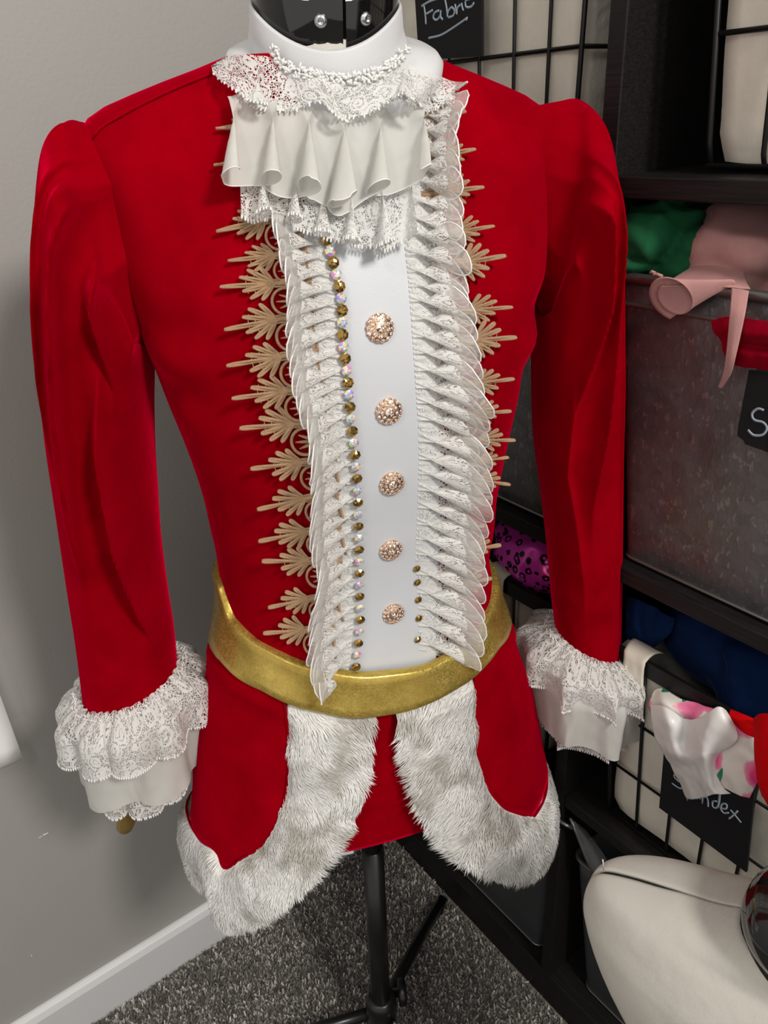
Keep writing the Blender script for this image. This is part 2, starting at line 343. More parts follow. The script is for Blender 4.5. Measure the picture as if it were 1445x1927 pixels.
def wire_basket(label, x, ya, yb, z0, z1, hz, vs, seed, taper=.014, depth=.33, rim=True):
    """ya<yb at the top; front at x"""
    t = thing('wire_basket', label, 'basket', (x+depth/2, (ya+yb)/2, z0), 'lined wire baskets on the shelves')
    def P(u, w, z):   # u along front 0..1 (low y to high y), w depth 0..1
        s = taper*(1-(z-z0)/(z1-z0)); return Vector((lerp(x+s*.6, x+depth-s, w), lerp(ya+s, yb-s, u), z))
    rr = .0019
    for z in [z0+.004]+hz:
        MB().tube([P(0, 0, z), P(1, 0, z), P(1, 1, z), P(0, 1, z)], rr, 6, closed=True).build('wire', M['wire'], t, True)
    if rim:
        b = MB()
        for (u0, w0), (u1, w1) in [((0, 0), (1, 0)), ((1, 0), (1, 1)), ((1, 1), (0, 1)), ((0, 1), (0, 0))]:
            p, q = P(u0, w0, z1), P(u1, w1, z1); d = (q-p).normalized(); nn = d.cross(Vector((0, 0, 1)))*.0022; up = Vector((0, 0, .0095))
            b.add([p-nn-up, q-nn-up, q+nn-up, p+nn-up, p-nn+up, q-nn+up, q+nn+up, p+nn+up], [(0,3,2,1),(4,5,6,7),(0,1,5,4),(1,2,6,5),(2,3,7,6),(3,0,4,7)])
        b.build('rim_bar', M['wire'], t, False, .0008)
    for y in vs:
        u = (y-ya)/(yb-ya)
        if -.02 <= u <= 1.02:
            MB().tube([P(u, 0, z1), P(u, 0, z0+.012), P(u, .01, z0+.004), P(u, .05, z0+.003)], rr, 6).build('wire', M['wire'], t, True)
    for u in (0, 1):
        MB().tube([P(u, 0, z1), P(u, 0, z0+.02), P(u, .01, z0+.004)], rr*1.25, 6).build('corner_wire', M['wire'], t, True)
        for w in (.2, .4, .6, .8):
            MB().tube([P(u, w, z1), P(u, w, z0+.004)], rr, 6).build('wire', M['wire'], t, True)
    # canvas liner, closed bag hanging inside the wires
    rows = []
    for i in range(25):
        v = i/24; z = lerp(z0+.006, z1+.002, v); row = []
        for k in range(72):
            a = k/72*4; sd = int(a); f = a-sd
            u, w = [(f, 0), (1, f), (1-f, 1), (0, 1-f)][sd]
            p = P(u, w, z); c = P(.5, .5, z); ins = .0030+.003*(nz(u*5+seed, w*5, v*4)+.6)+.006*(1-sstep(0, .08, v))
            d = (c-p); d.z = 0; p = p+d.normalized()*ins
            edge = min(f, 1-f); p += d.normalized()*.002*max(0, 1-edge/.06)
            p.z += .004*nz(u*4+seed, w*4, 9) * (1-v); row.append(p)
        rows.append(row)
    grid('canvas_liner', rows, M['canvas'], t, closed=True)
    return t, P
flapw = .028
wb1, P1 = wire_basket('wire basket with cream liner and a fabric tag, upper shelf behind the collar', .562, .4775, .768, 1.109, 1.345, [1.201, 1.275], [.515, .5585, .606, .650, .694, .735], 1.3)
wb2, P2 = wire_basket('wire basket with cream liner on the upper shelf at the top right corner', .572, .100, .381, 1.109, 1.345, [1.199, 1.275], [.333, .287, .240, .190, .145], 5.1)
wb3, P3 = wire_basket('wire basket holding pink leopard fabric, seen between the bodice and right sleeve', .562, .466, .768, .4175, .653, [.500, .575], [.5, .535, .575, .62, .665, .71], 8.3)
wb4, P4 = wire_basket('wire basket with cream liner under the navy fabric, right of the lace cuff', .560, .100, .392, .4175, .653, [.499, .575], [.350, .307, .265, .222, .18, .14], 2.2)
flap_on(wb4, .560, .345, .375, .600, .664); flap_on(wb3, .562, .545, .578, .595, .664)
def metal_bin(name, label, x, ya, yb, z0, z1, depth, mat, rimmat, taper=.030, rimr=.0042, ridge=True):
    t = thing(name, label, 'bin', (x+depth/2, (ya+yb)/2, z0), 'galvanised bins on the middle shelf' if name == 'metal_bin' else 'grey bins on the bottom shelf')
    def ring(z, ins, off=0.0):
        s = taper*(1-(z-z0)/(z1-z0))+ins; pts = []
        r = .012; x0, x1, y0, y1 = x+s*.25, x+depth-s, ya+s, yb-s
        for cx_, cy_, a0 in [(x0+r, y0+r, math.pi), (x1-r, y0+r, 1.5*math.pi), (x1-r, y1-r, 0), (x0+r, y1-r, .5*math.pi)]:
            for k in range(5):
                a = a0+k/4*math.pi/2; pts.append(Vector((cx_+r*math.cos(a), cy_+r*math.sin(a), z)))
        return pts
    zs = [z0, z0+.004]+[lerp(z0+.004, z1, i/8) for i in range(1, 9)]
    rows = [[p for p in ring(z, .004 if i == 0 else 0)] for i, z in enumerate(zs)]
    rows += [ring(z1, .003), ring(z0+.01, .003)]
    body = grid('body', rows, mat, t, closed=True)
    f = mesh('bottom', ring(z0+.006, .004), [tuple(range(20))], mat, t)
    MB().tube(ring(z1, -.001), rimr, 8, closed=True).build('rim', rimmat, t, True)
    if ridge: MB().tube(ring(z1-.022, -.0005), .0022, 6, closed=True).build('ridge', rimmat, t, True)
    MB().tube(ring(z0+.002, -.0005), .0016, 6, closed=True).build('base_bead', rimmat, t, True)
    return t
mb1 = metal_bin('metal_bin', 'galvanised metal bin heaped with green and pink fabric, middle shelf', .556, .105, .424, .7635, 1.029, .35, M['galv'], M['galv_rim'])
mb2 = metal_bin('metal_bin', 'galvanised metal bin behind the gap between bodice and right sleeve', .556, .4565, .765, .7635, 1.029, .35, M['galv'], M['galv_rim'])
mb3 = metal_bin('storage_bin', 'dark grey bin on the bottom shelf behind the fur trimmed tail', .560, .452, .765, .063, .318, .34, M['grey_bin'], M['galv_rim'], .012, .003, False)
mb4 = metal_bin('storage_bin', 'dark grey bin on the bottom shelf beside the linen dress form', .566, .100, .4185, .063, .305, .34, M['grey_bin'], M['galv_rim'], .030, .0032, False)
# ------------------------------------------------------------------ chalkboard tags with handwriting
def tag_board(name, px, X, parent, thick=.003):
    P = [at(x, y, 0, X) for x, y in px]; n = len(P)
    return mesh(name, P+[p+Vector((thick, 0, 0)) for p in P], [tuple(range(n)), tuple(range(2*n-1, n-1, -1))]+[(i, n+i, n+(i+1) % n, (i+1) % n) for i in range(n)], M['chalkboard'], parent, False)
def write(px_strokes, X, parent, r=.0011):
    b = MB()
    for st in px_strokes:
        Q = smooth_poly(st, max(6, 5*len(st))) if len(st) > 2 else st
        b.tube([at(x, y, 0, X-.0002) for x, y in Q], r, 5)
    for v in b.V: v.x = X-.0002+(v.x-X+.0002)*.35
    return b.build('handwriting', M['chalk'], parent, True)
X1 = .5545
tb = tag_board('chalk_tag', [(777, -60), (906, -72), (906, 106), (788, 113)], X1, wb1)
write([[(797, 8), (800, 28), (801, 46)], [(793, 12), (806, 4), (822, -2)], [(799, 28), (808, 23), (814, 19)],
       [(826, 20), (818, 24), (815, 33), (821, 38), (828, 30), (829, 19), (829, 32), (833, 37)],
       [(836, -6), (840, 14), (842, 33), (842, 24), (849, 14), (855, 20), (852, 30), (843, 33)],
       [(856, 8), (858, 20), (859, 27), (860, 16), (866, 9)], [(868, 6), (870, 15), (872, 20)], [(866, -4), (867, -3)],
       [(884, -2), (876, 2), (877, 13), (886, 13), (892, 5)], [(806, 72), (830, 66), (856, 50), (876, 36), (879, 33), (877, 39)]], X1, tb)
X2 = .5505
tb = tag_board('chalk_tag', [(1409, 697), (1560, 722), (1560, 892), (1402, 836), (1398, 828), (1387, 820), (1388, 806)], X2, mb1)
write([[(1437, 772), (1426, 769), (1415, 778), (1419, 790), (1436, 795), (1443, 806), (1435, 818), (1418, 819), (1407, 809)],
       [(1449, 796), (1450, 822), (1450, 846)], [(1449, 803), (1458, 794), (1468, 802), (1462, 816), (1450, 818)]], X2, tb)
X3 = .5515
tb = tag_board('chalk_tag', [(1252, 1380), (1420, 1478), (1404, 1642), (1240, 1520)], X3, wb4)
write([[(1290, 1458), (1278, 1452), (1268, 1460), (1276, 1470), (1286, 1476), (1280, 1484), (1264, 1474)],
       [(1296, 1482), (1293, 1506)], [(1296, 1484), (1304, 1484), (1304, 1494), (1294, 1496)],
       [(1313, 1490), (1306, 1496), (1312, 1503), (1316, 1494), (1317, 1504)],
       [(1322, 1496), (1321, 1512)], [(1322, 1501), (1329, 1500), (1332, 1508), (1332, 1518)],
       [(1349, 1508), (1341, 1508), (1341, 1518), (1348, 1520), (1353, 1510), (1354, 1490), (1351, 1520)],
       [(1357, 1521), (1366, 1522), (1367, 1514), (1359, 1513), (1356, 1522), (1362, 1530), (1371, 1529)],
       [(1374, 1524), (1382, 1533), (1394, 1548)], [(1388, 1526), (1380, 1534), (1371, 1541)]], X3, tb, .0010)
# ------------------------------------------------------------------ fabrics in the bins
def ridge(p, s, k):
    v = Vector((p.x*s+k, p.y*s, p.z*s)); return 1-abs(noise.noise(v))*2.2
def crumple(name, label, cat, c, r, mat, seed, amp=.25, sc=1.6, group='folded fabrics in the bins and baskets', flat=.0, dirv=None):
    rows = []; c = Vector(c)
    for i in range(49):
        th = math.pi*i/48; row = []
        for j in range(84):
            ph = 2*math.pi*j/84; d = Vector((math.sin(th)*math.cos(ph), math.sin(th)*math.sin(ph), math.cos(th)))
            q = d+Vector((nz(d.x*1.3+seed, d.y*1.3, d.z*1.3), nz(d.x*1.3, d.y*1.3+seed, d.z*1.3), nz(d.x*1.3, d.y*1.3, d.z*1.3+seed)))*.5
            k = 1+amp*.55*(ridge(q, sc*.7, seed)-.45)+amp*.12*(ridge(q, sc*1.7, seed+7)-.45)
            ax = Vector((math.sin(seed), math.cos(seed*1.7), .8*math.sin(seed*2.3))).normalized(); w_ = q.dot(ax)*3.1+1.1*nz(q.x*.9+seed, q.y*.9, q.z*.9); ax2 = Vector((math.cos(seed*2.1), .4, math.sin(seed))).normalized(); w2 = q.dot(ax2)*4.3+1.3*nz(q.x*.8, q.y*.8+seed, q.z*.8)
            k += amp*.42*(abs(math.sin(w_))**.7-.6)+amp*.22*(abs(math.sin(w2))**.8-.6)
            p = Vector((d.x*r[0], d.y*r[1], d.z*r[2]))*k
            row.append(c+p)
        rows.append(row)
    o = grid(name, rows, mat, None, closed=True)
    return tag(o, label, cat, group)
def sheet(name, ctrl, mat, nu=40, nv=30, wob=.0, seed=0, thick=.0012, parent=None):
    """ctrl rows of (px,py,X): a draped cloth through points at true distances X"""
    W = [[at(px, py, 0, X) for px, py, X in r] for r in ctrl]
    rows = []
    for i in range(nv):
        C_ = [cr(col, i/(nv-1)) for col in zip(*W)]; row = []
        for j in range(nu):
            p = Vector(cr(C_, j/(nu-1)))
            if wob: p.x += wob*nz(p.y*60+seed, p.z*45, seed)+wob*.5*nz(p.y*140+seed, p.z*90, seed)
            row.append(p)
        rows.append(row)
    return grid(name, rows, mat, parent, thick=thick)
P = at(1256, 448, 0, .608); crumple('folded_fabric', 'crumpled dark green fabric heaped in the galvanised bin', 'fabric', P+Vector((0, 0, -.006)), (.050, .050, .040), M['green_cloth'], 3.7, .50, 1.5)
P = at(1448, 462, 0, .664); crumple('folded_fabric', 'crumpled dusty pink velvet heaped beside the green fabric', 'fabric', P+Vector((0, 0, -.012)), (.080, .075, .052), M['pink_velvet'], 17.9, .46, 1.4)
P = at(1182, 500, 0, .60); crumple('fabric_scrap', 'small dark charcoal fabric scrap beside the green fabric', 'fabric', P+Vector((.03, -.006, -.004)), (.02, .010, .020), M['dark_cloth'], 5.5, .3)
# pink curl and hanging strap: one strip of velvet falling over the rim
ps = thing('velvet_strip', 'dusty pink velvet strip curling over the bin rim with a hanging tail', 'fabric', at(1300, 545, 0, .55))
rows = []
A0, A1 = at(1268, 560, 0, .540), at(1382, 530, 0, .556)      # axis of the rolled cone
for i in range(30):
    f = i/29; ax = A0.lerp(A1, f); rad = lerp(.0195, .002, f**.8); row = []
    for j in range(64):
        a = -2.5+j/63*8.6; rr = rad*(1-.42*j/63)
        row.append(ax+Vector((-.55*rr*math.cos(a)-.002, rr*math.cos(a+1.2), rr*math.sin(a+1.2))))
    rows.append(row)
grid('rolled_end', rows, M['pink_velvet'], ps, thick=.0008)
sheet('flat_run', [[(1262, 528, .553), (1310, 500, .575), (1370, 480, .600)], [(1275, 535, .549), (1330, 512, .565), (1390, 500, .590)], [(1300, 548, .546), (1360, 540, .551), (1412, 545, .556)]], M['pink_velvet'], 24, 16, .002, 2, parent=ps)
sheet('tail', [[(1377, 543, .5470), (1394, 545, .5465), (1409, 548, .547)], [(1374, 590, .5335), (1387, 592, .5325), (1401, 594, .533)], [(1368, 660, .531), (1377, 662, .530), (1386, 664, .531)], [(1362, 700, .536), (1368, 702, .5355), (1375, 704, .536)], [(1352, 728, .546), (1355, 729, .5455), (1358, 730, .546)]], M['pink_velvet'], 10, 30, parent=ps)
MB().tube([at(x, y, 0, .550) for x, y in [(1224, 514), (1227, 511), (1232, 513), (1229, 517), (1236, 516), (1246, 520)]], .0013, 6).build('loose_thread_end', M['pink_velvet'], ps, True)
rv = sheet('fabric_swatch', [[(1338, 604, .5465), (1370, 596, .544), (1420, 602, .540), (1500, 612, .542)], [(1342, 622, .543), (1375, 622, .538), (1420, 630, .535), (1500, 640, .536)], [(1358, 642, .5465), (1382, 644, .545), (1425, 650, .5445), (1500, 660, .545)],
    [(1362, 662, .5455), (1385, 662, .5405), (1425, 668, .538), (1500, 680, .539)], [(1378, 684, .547), (1395, 690, .543), (1430, 694, .542), (1500, 706, .543)]], M['velvet_dark'], 40, 44, .0016, 4)
tag(rv, 'folded dark red velvet hanging on the galvanised bin under the rim', 'fabric')
# pink leopard, navy, floral, white satin, red
P = Vector((.640,.535,.684)); o = crumple('folded_fabric', 'shiny pink leopard print fabric in the wire basket beside the bodice', 'fabric', P, (.078, .078, .052), M['leopard'], 21.0, .16, 1.3)
sheet_n = crumple('folded_fabric', 'folded navy blue fabric filling the wire basket under the galvanised bin', 'fabric', Vector((.664, .245, .664)), (.092, .134, .066), M['navy_cloth'], 14.6, .24, 1.4)
tag(sheet('fabric_end', [[(1178, 1120, .600), (1200, 1126, .592), (1225, 1140, .598), (1270, 1165, .600)], [(1178, 1160, .590), (1195, 1165, .580), (1220, 1175, .590), (1262, 1190, .592)], [(1180, 1195, .585), (1200, 1200, .578), (1222, 1205, .586), (1245, 1206, .590)], [(1184, 1206, .596), (1202, 1210, .592), (1222, 1222, .588), (1235, 1214, .600)]], M['navy_cloth'], 30, 30, .003, 6), 'loose navy fabric end hanging above the lace cuff', 'fabric')
fl = sheet('floral_fabric', [[(1226, 1312, .548), (1240, 1296, .556), (1290, 1318, .556), (1345, 1335, .554), (1400, 1352, .552), (1440, 1375, .552)],
    [(1222, 1330, .544), (1250, 1325, .540), (1290, 1345, .545), (1340, 1372, .538), (1395, 1385, .543), (1440, 1402, .541)],
    [(1232, 1360, .5445), (1262, 1375, .5435), (1305, 1395, .5445), (1345, 1410, .535), (1400, 1428, .539), (1440, 1440, .536)],
    [(1250, 1400, .5450), (1285, 1410, .545), (1320, 1440, .5445), (1352, 1460, .534), (1395, 1478, .536), (1420, 1482, .538)],
    [(1270, 1430, .545), (1300, 1440, .545), (1330, 1462, .544), (1360, 1480, .536), (1390, 1495, .535), (1410, 1502, .538)]], M['floral'], 50, 40, .0022, 1)
tag(fl, 'white satin with pink and green floral print draped over the basket rim', 'fabric')
ws = sheet('satin_fabric', [[(1224, 1326, .538), (1250, 1330, .531), (1290, 1352, .536), (1318, 1350, .530), (1350, 1330, .532), (1366, 1336, .538)],
    [(1226, 1350, .533), (1258, 1358, .524), (1292, 1372, .5335), (1320, 1380, .524), (1358, 1362, .527), (1388, 1382, .536)],
    [(1232, 1385, .534), (1262, 1392, .525), (1290, 1402, .531), (1322, 1412, .520), (1350, 1408, .528), (1380, 1400, .535)],
    [(1242, 1405, .534), (1266, 1418, .524), (1298, 1424, .524), (1324, 1424, .519), (1342, 1424, .530), (1352, 1420, .536)],
    [(1256, 1428, .537), (1274, 1436, .531), (1302, 1442, .527), (1326, 1444, .524), (1342, 1448, .531), (1350, 1450, .535)],
    [(1276, 1466, .538), (1292, 1470, .532), (1314, 1478, .529), (1334, 1478, .526), (1348, 1478, .531), (1360, 1480, .535)],
    [(1292, 1502, .539), (1306, 1504, .533), (1326, 1500, .530), (1344, 1494, .527), (1358, 1495, .530), (1374, 1494, .536)]], M['white_fold'], 54, 54, .0018, 3)
tag(ws, 'shiny white satin fabric hanging in folds over the basket rim', 'fabric')
rd = sheet('red_fabric', [[(1420, 1352, .548), (1436, 1342, .530), (1470, 1350, .522), (1520, 1372, .53)], [(1420, 1400, .538), (1434, 1400, .522), (1470, 1410, .514), (1520, 1430, .52)], [(1424, 1450, .536), (1438, 1458, .521), (1470, 1468, .513), (1520, 1480, .52)], [(1434, 1498, .538), (1450, 1520, .524), (1480, 1530, .517), (1520, 1540, .522)]], M['red_cloth'], 30, 30, .002, 8, .002)
tag(rd, 'bright red fabric hanging over the basket rim at the right edge', 'fabric')
tag(sheet('red_band', [[(1375, 1335, .556), (1400, 1345, .552), (1432, 1358, .550)], [(1372, 1346, .549), (1400, 1360, .545), (1432, 1376, .543)], [(1380, 1358, .547), (1400, 1378, .543), (1432, 1394, .542)]], M['red_cloth'], 16, 10, .001, 3), 'narrow red fabric band between white satin and red cloth', 'fabric')
crumple('folded_fabric', 'rust brown fabric in the bottom bin beside the linen form', 'fabric', Vector((.725, .27, .262)), (.10, .10, .04), M['brown_cloth'], 31.0, .25)
crumple('folded_fabric', 'dark wine fabric in the bottom bin behind the fur tail', 'fabric', Vector((.73, .60, .285)), (.11, .12, .05), M['brown_cloth'], 41.0, .2)
bg = thing('plastic_bag', 'clear zipped plastic bag leaning out of the bottom bin beside the form', 'bag', at(1100, 1600, 0, .57))
sheet('bag_film', [[(1072, 1540, .552), (1082, 1546, .553), (1100, 1560, .565)], [(1092, 1592, .555), (1110, 1596, .557), (1130, 1600, .57)], [(1120, 1650, .560), (1140, 1652, .563), (1160, 1648, .58)]], M['clear_bag'], 12, 16, .001, parent=bg, thick=.0004)
MB().tube([at(x, y, 0, X) for x, y, X in [(1073, 1539, .551), (1085, 1568, .553), (1102, 1612, .556), (1122, 1656, .560)]], .0022, 7).build('zip_edge', M['galv_rim'], bg, True)
MB().tube([at(x, y, 0, X) for x, y, X in [(1036, 1534, .5425), (1050, 1542, .541), (1066, 1553, .541), (1076, 1558, .548)]], .0024, 7).build('zip_tail', M['galv_rim'], bg, True)
# ------------------------------------------------------------------ dress form frame: local axes r (viewer's right), t (towards camera), u (up)
B0 = Vector((.32532, .52873, .10))
T = Vector((-.52404, -.85169, 0)); U = Vector((.01678, -.01032, .99981)).normalized(); R = U.cross(T).normalized(); T = R.cross(U)
YAW = math.radians(14)
FR = T*math.cos(YAW)+R*math.sin(YAW); SD = R*math.cos(YAW)-T*math.sin(YAW)     # front and side axes of the body
def W(x, y, z): return B0+R*x+T*y+U*z
def PL(px, py, t=0.0):
    """point of the pixel ray at distance t in front of the body axis"""
    d = ray(px, py); k = ((B0-CAM).dot(T)+t)/d.dot(T); return CAM+d*k
class Loft:
    """body-like surface: table of (z, half width, front depth, back depth, centre side, centre front)"""
    def __init__(s, tab, p=2.3, nphi=96, nz=90):
        s.tab = tab; s.p = p; s.z0 = tab[0][0]; s.z1 = tab[-1][0]
        s.rows = []; s.par = []
        for i in range(nz):
            z = lerp(s.z0, s.z1, i/(nz-1)); s.rows.append([s.pt(2*math.pi*j/nphi, z) for j in range(nphi)])
            s.par.append([(2*math.pi*j/nphi, z) for j in range(nphi)])
        V = [v for r in s.rows for v in r]; n = nphi
        s.bvh = BVHTree.FromPolygons(V, [(i*n+j, i*n+(j+1) % n, (i+1)*n+(j+1) % n, (i+1)*n+j) for i in range(nz-1) for j in range(n)])
        s.flat = [(proj(v), p) for r, q in zip(s.rows, s.par) for v, p in zip(r, q)]
    def sec(s, z):
        T_ = s.tab
        for i in range(len(T_)-1):
            if z <= T_[i+1][0] or i == len(T_)-2:
                a, b, c, d = T_[max(i-1, 0)], T_[i], T_[i+1], T_[min(i+2, len(T_)-1)]
                h = c[0]-b[0]; f = min(max((z-b[0])/h, 0), 1); out = []
                for k in range(1, 6):
                    m0 = (c[k]-a[k])/(c[0]-a[0])*h; m1 = (d[k]-b[k])/(d[0]-b[0])*h
                    out.append((2*f**3-3*f*f+1)*b[k]+(f**3-2*f*f+f)*m0+(-2*f**3+3*f*f)*c[k]+(f**3-f*f)*m1)
                return out
    def pt(s, phi, z, off=0.0):
        a, bf, bb, cx, cf = s.sec(z); e = 2/s.p
        c, q = math.cos(phi), math.sin(phi); b = bf if c >= 0 else bb
        return B0+U*z+SD*(cx+math.copysign(abs(q)**e, q)*(a+off))+FR*(cf+math.copysign(abs(c)**e, c)*(b+off))
    def inv(s, P):
        v = P-B0; z = v.dot(U); a, bf, bb, cx, cf = s.sec(z); x = (v.dot(SD)-cx)/a; y = v.dot(FR)-cf; y = y/(bf if y >= 0 else bb)
        e = s.p/2; return math.atan2(math.copysign(abs(x)**e, x), math.copysign(abs(y)**e, y)), z
    def hit(s, px, py):
        h = s.bvh.ray_cast(CAM, ray(px, py).normalized())
        if h[0] is not None:
            n = h[1]; n = n if n.dot(CAM-h[0]) > 0 else -n; return h[0], n
        q = min(s.flat, key=lambda f: (f[0][0]-px)**2+(f[0][1]-py)**2)[1]; P = s.pt(*q); n = (s.pt(q[0], q[1], .01)-P).normalized(); return P, n
    def phz(s, px, py):
        P, n = s.hit(px, py); return s.inv(P)
TORSO = Loft([(.30, .176, .112, .085, 0, 0), (.423, .180, .118, .088, 0, 0), (.514, .168, .113, .094, 0, 0), (.60, .143, .103, .098, 0, 0), (.676, .1265, .097, .082, 0, 0), (.722, .1275, .097, .080, 0, 0),
    (.775, .131, .101, .082, 0, .002), (.825, .138, .107, .085, 0, .004), (.894, .152, .109, .088, 0, .005), (.957, .163, .100, .088, 0, .004), (1.005, .167, .086, .082, 0, 0),
    (1.035, .172, .070, .070, 0, -.004), (1.052, .175, .056, .058, 0, -.008), (1.067, .163, .050, .053, 0, -.010), (1.081, .126, .049, .052, 0, -.010), (1.093, .088, .047, .050, 0, -.008), (1.105, .058, .044, .048, 0, -.004), (1.13, .048, .042, .046, 0, .004)], 2.25)
HIPS = Loft([(.16, .225, .190, .10, 0, 0), (.26, .216, .176, .098, 0, 0), (.34, .205, .160, .097, 0, 0), (.423, .190, .142, .097, 0, 0), (.514, .172, .124, .099, 0, 0), (.60, .146, .108, .102, 0, 0), (.676, .1275, .099, .083, 0, 0), (.72, .1285, .099, .081, 0, 0)], 2.15)
# ------------------------------------------------------------------ dress form on its stand
df = thing('dress_form', 'dress form on a black pole stand wearing the red velvet costume', 'dress form', (B0.x, B0.y, 0), 'dress forms')
MB().tube([W(0, 0, -.03), W(0, 0, .30)], .0128, 24).build('pole', M['black_metal'], df, True)
MB().tube([W(0, 0, .28), W(0, 0, .44)], .010, 16).build('inner_pole', M['black_metal'], df, True)
MB().tube([W(0, 0, -.035), W(0, 0, -.030), W(0, 0, .000), W(0, 0, .012), W(0, 0, .014)], [.016, .021, .021, .018, .0135], 24).build('hub', M['black_metal'], df, True)
kb = W(.022, -.012, -.004)
MB().tube([kb+R*-.012, kb+R*.002, kb+R*.003, kb+R*.012, kb+R*.014], [.006, .006, .017, .017, .013], 20).build('clamp_knob', M['black_metal'], df, True)
MB().tube([W(.016, .020, -.012), W(.018, .028, -.014)], [.004, .0035], 10).build('leg_bolt', M['screw'], df, True)
foot0 = Vector((.526, .640, .012)); base = Vector((B0.x, B0.y, .078))
fd = (foot0-base); fd.z = 0; L0 = fd.length
for k in range(3):
    a = math.radians(120*k); d = Vector((fd.x*math.cos(a)-fd.y*math.sin(a), fd.x*math.sin(a)+fd.y*math.cos(a), 0)).normalized()
    leg = MB().tube([base+d*.012, base+d*.10+Vector((0, 0, -.022)), Vector((base.x, base.y, .0125))+d*L0], .0082, 14).build('leg', M['black_metal'], df, True)
    MB().tube([Vector((base.x, base.y, .0125))+d*(L0-.02), Vector((base.x, base.y, .0125))+d*(L0+.004)], .0092, 12).build('foot_cap', M['black_gloss'], leg, True)
# neck: tilted black plates above a linen stump, with a domed cap
NC = PL(614, 40, .012); NU = (U+T*.30+R*.02).normalized(); NF = (T-NU*T.dot(NU)).normalized(); NR = NU.cross(NF)*-1
NR = NF.cross(NU)*-1 if NF.cross(NU).dot(R) < 0 else NF.cross(NU)
def NK(a, r, h, e=.9): return NC+NU*h+NR*(r*math.sin(a))+NF*(r*e*math.cos(a))
nk = thing_parent = df
def neck_plate(name, a0, a1, r, h0, h1, mat, parent, thick=.003):
    rows = []; prof = [(r-thick, h0), (r, h0), (r+.0012, h0+.004), (r+.0012, h1-.003), (r, h1), (r-thick, h1)]
    for rr, hh in prof: rows.append([NK(lerp(a0, a1, j/40), rr, hh) for j in range(41)])
    return grid(name, rows, mat, parent)
gp = .215
neck_plate('neck_plate', -math.pi, gp-.022, .0462, -.0065, .0208, M['black_gloss'], df)
neck_plate('neck_plate', gp+.022, math.pi, .0462, -.014, .0208, M['black_gloss'], df)
rows = [[NK(2*math.pi*j/48, .0435, h) for j in range(48)] for h in (-.012, -.004, 0, .02)]
grid('neck_core', rows, M['slot'], df, closed=True)
prof = [(.030, .0212), (.0462, .0212), (.0492, .0238), (.0497, .028), (.049, .042), (.045, .056), (.034, .066), (.016, .071), (.001, .072)]
grid('neck_cap', [[NK(2*math.pi*j/64, r, h) for j in range(64)] for r, h in prof], M['black_gloss'], df, closed=True)
for a, hh in ((-.10, .0085), (.53, .0085)):
    c = NK(a, .0472, hh); n = (NK(a, .06, hh)-NK(a, .04, hh)).normalized(); e1 = n.orthogonal().normalized(); e2 = n.cross(e1)
    b = MB()
    for (r, d) in ((.0048, .0),):
        V = [c+n*dd+(e1*math.cos(k*math.pi/8)+e2*math.sin(k*math.pi/8))*rr for rr, dd in ((.0042, 0), (.0040, .0010), (.0027, .0019), (.0012, .0022), (.0010, .0010), (.0001, .001)) for k in range(16)]
        b.add(V, [(i*16+j, i*16+(j+1) % 16, (i+1)*16+(j+1) % 16, (i+1)*16+j) for i in range(5) for j in range(16)])
    b.build('neck_screw', M['screw'], df, True)
MB().tube([W(0, -.004, 1.02), W(0, 0, 1.08), NC-NU*.04, NC-NU*.002], [.040, .041, .042, .0425], 32).build('neck_stump', M['linen'], df, True)
# ------------------------------------------------------------------ the costume
co_ = thing('velvet_costume', 'red velvet costume with white lace ruffles, gold belt and fur trimmed tails', 'costume', (B0.x, B0.y, .5))
zs = [lerp(.56, 1.098, i/79) for i in range(80)]
def body_pt(phi, z):
    wr = .0018*nz(phi*2.2, z*9, 3)*sstep(.60, .70, z)+.0016*math.sin(z*95+2*math.sin(phi*1.5))*sstep(.56, .62, z)*(1-sstep(.70, .80, z))*.5
    # pull from the underarm across the front of each armhole
    for sgn in (-1, 1):
        d = abs(phi-sgn*1.10)/.30; e = abs(z-.905)/.035; wr += .0045*math.exp(-d*d-e*e)*math.cos((z-.905)*110+sgn)
    return TORSO.pt(phi, z, wr)
rows = [[body_pt(2*math.pi*j/128-math.pi, z) for j in range(128)] for z in zs]
grid('bodice', rows, M['velvet'], co_, closed=True)
def on(px, py, off=0.0):
    P, n = TORSO.hit(px, py); return P+n*off, n
# shoulder seams
for pts in ([(405, 138), (300, 182), (200, 236), (176, 262)],):
    MB().tube([on(x, y, .0006)[0] for x, y in smooth_poly(pts, 24)], .0008, 5).build('shoulder_seam', M['velvet'], co_, True)
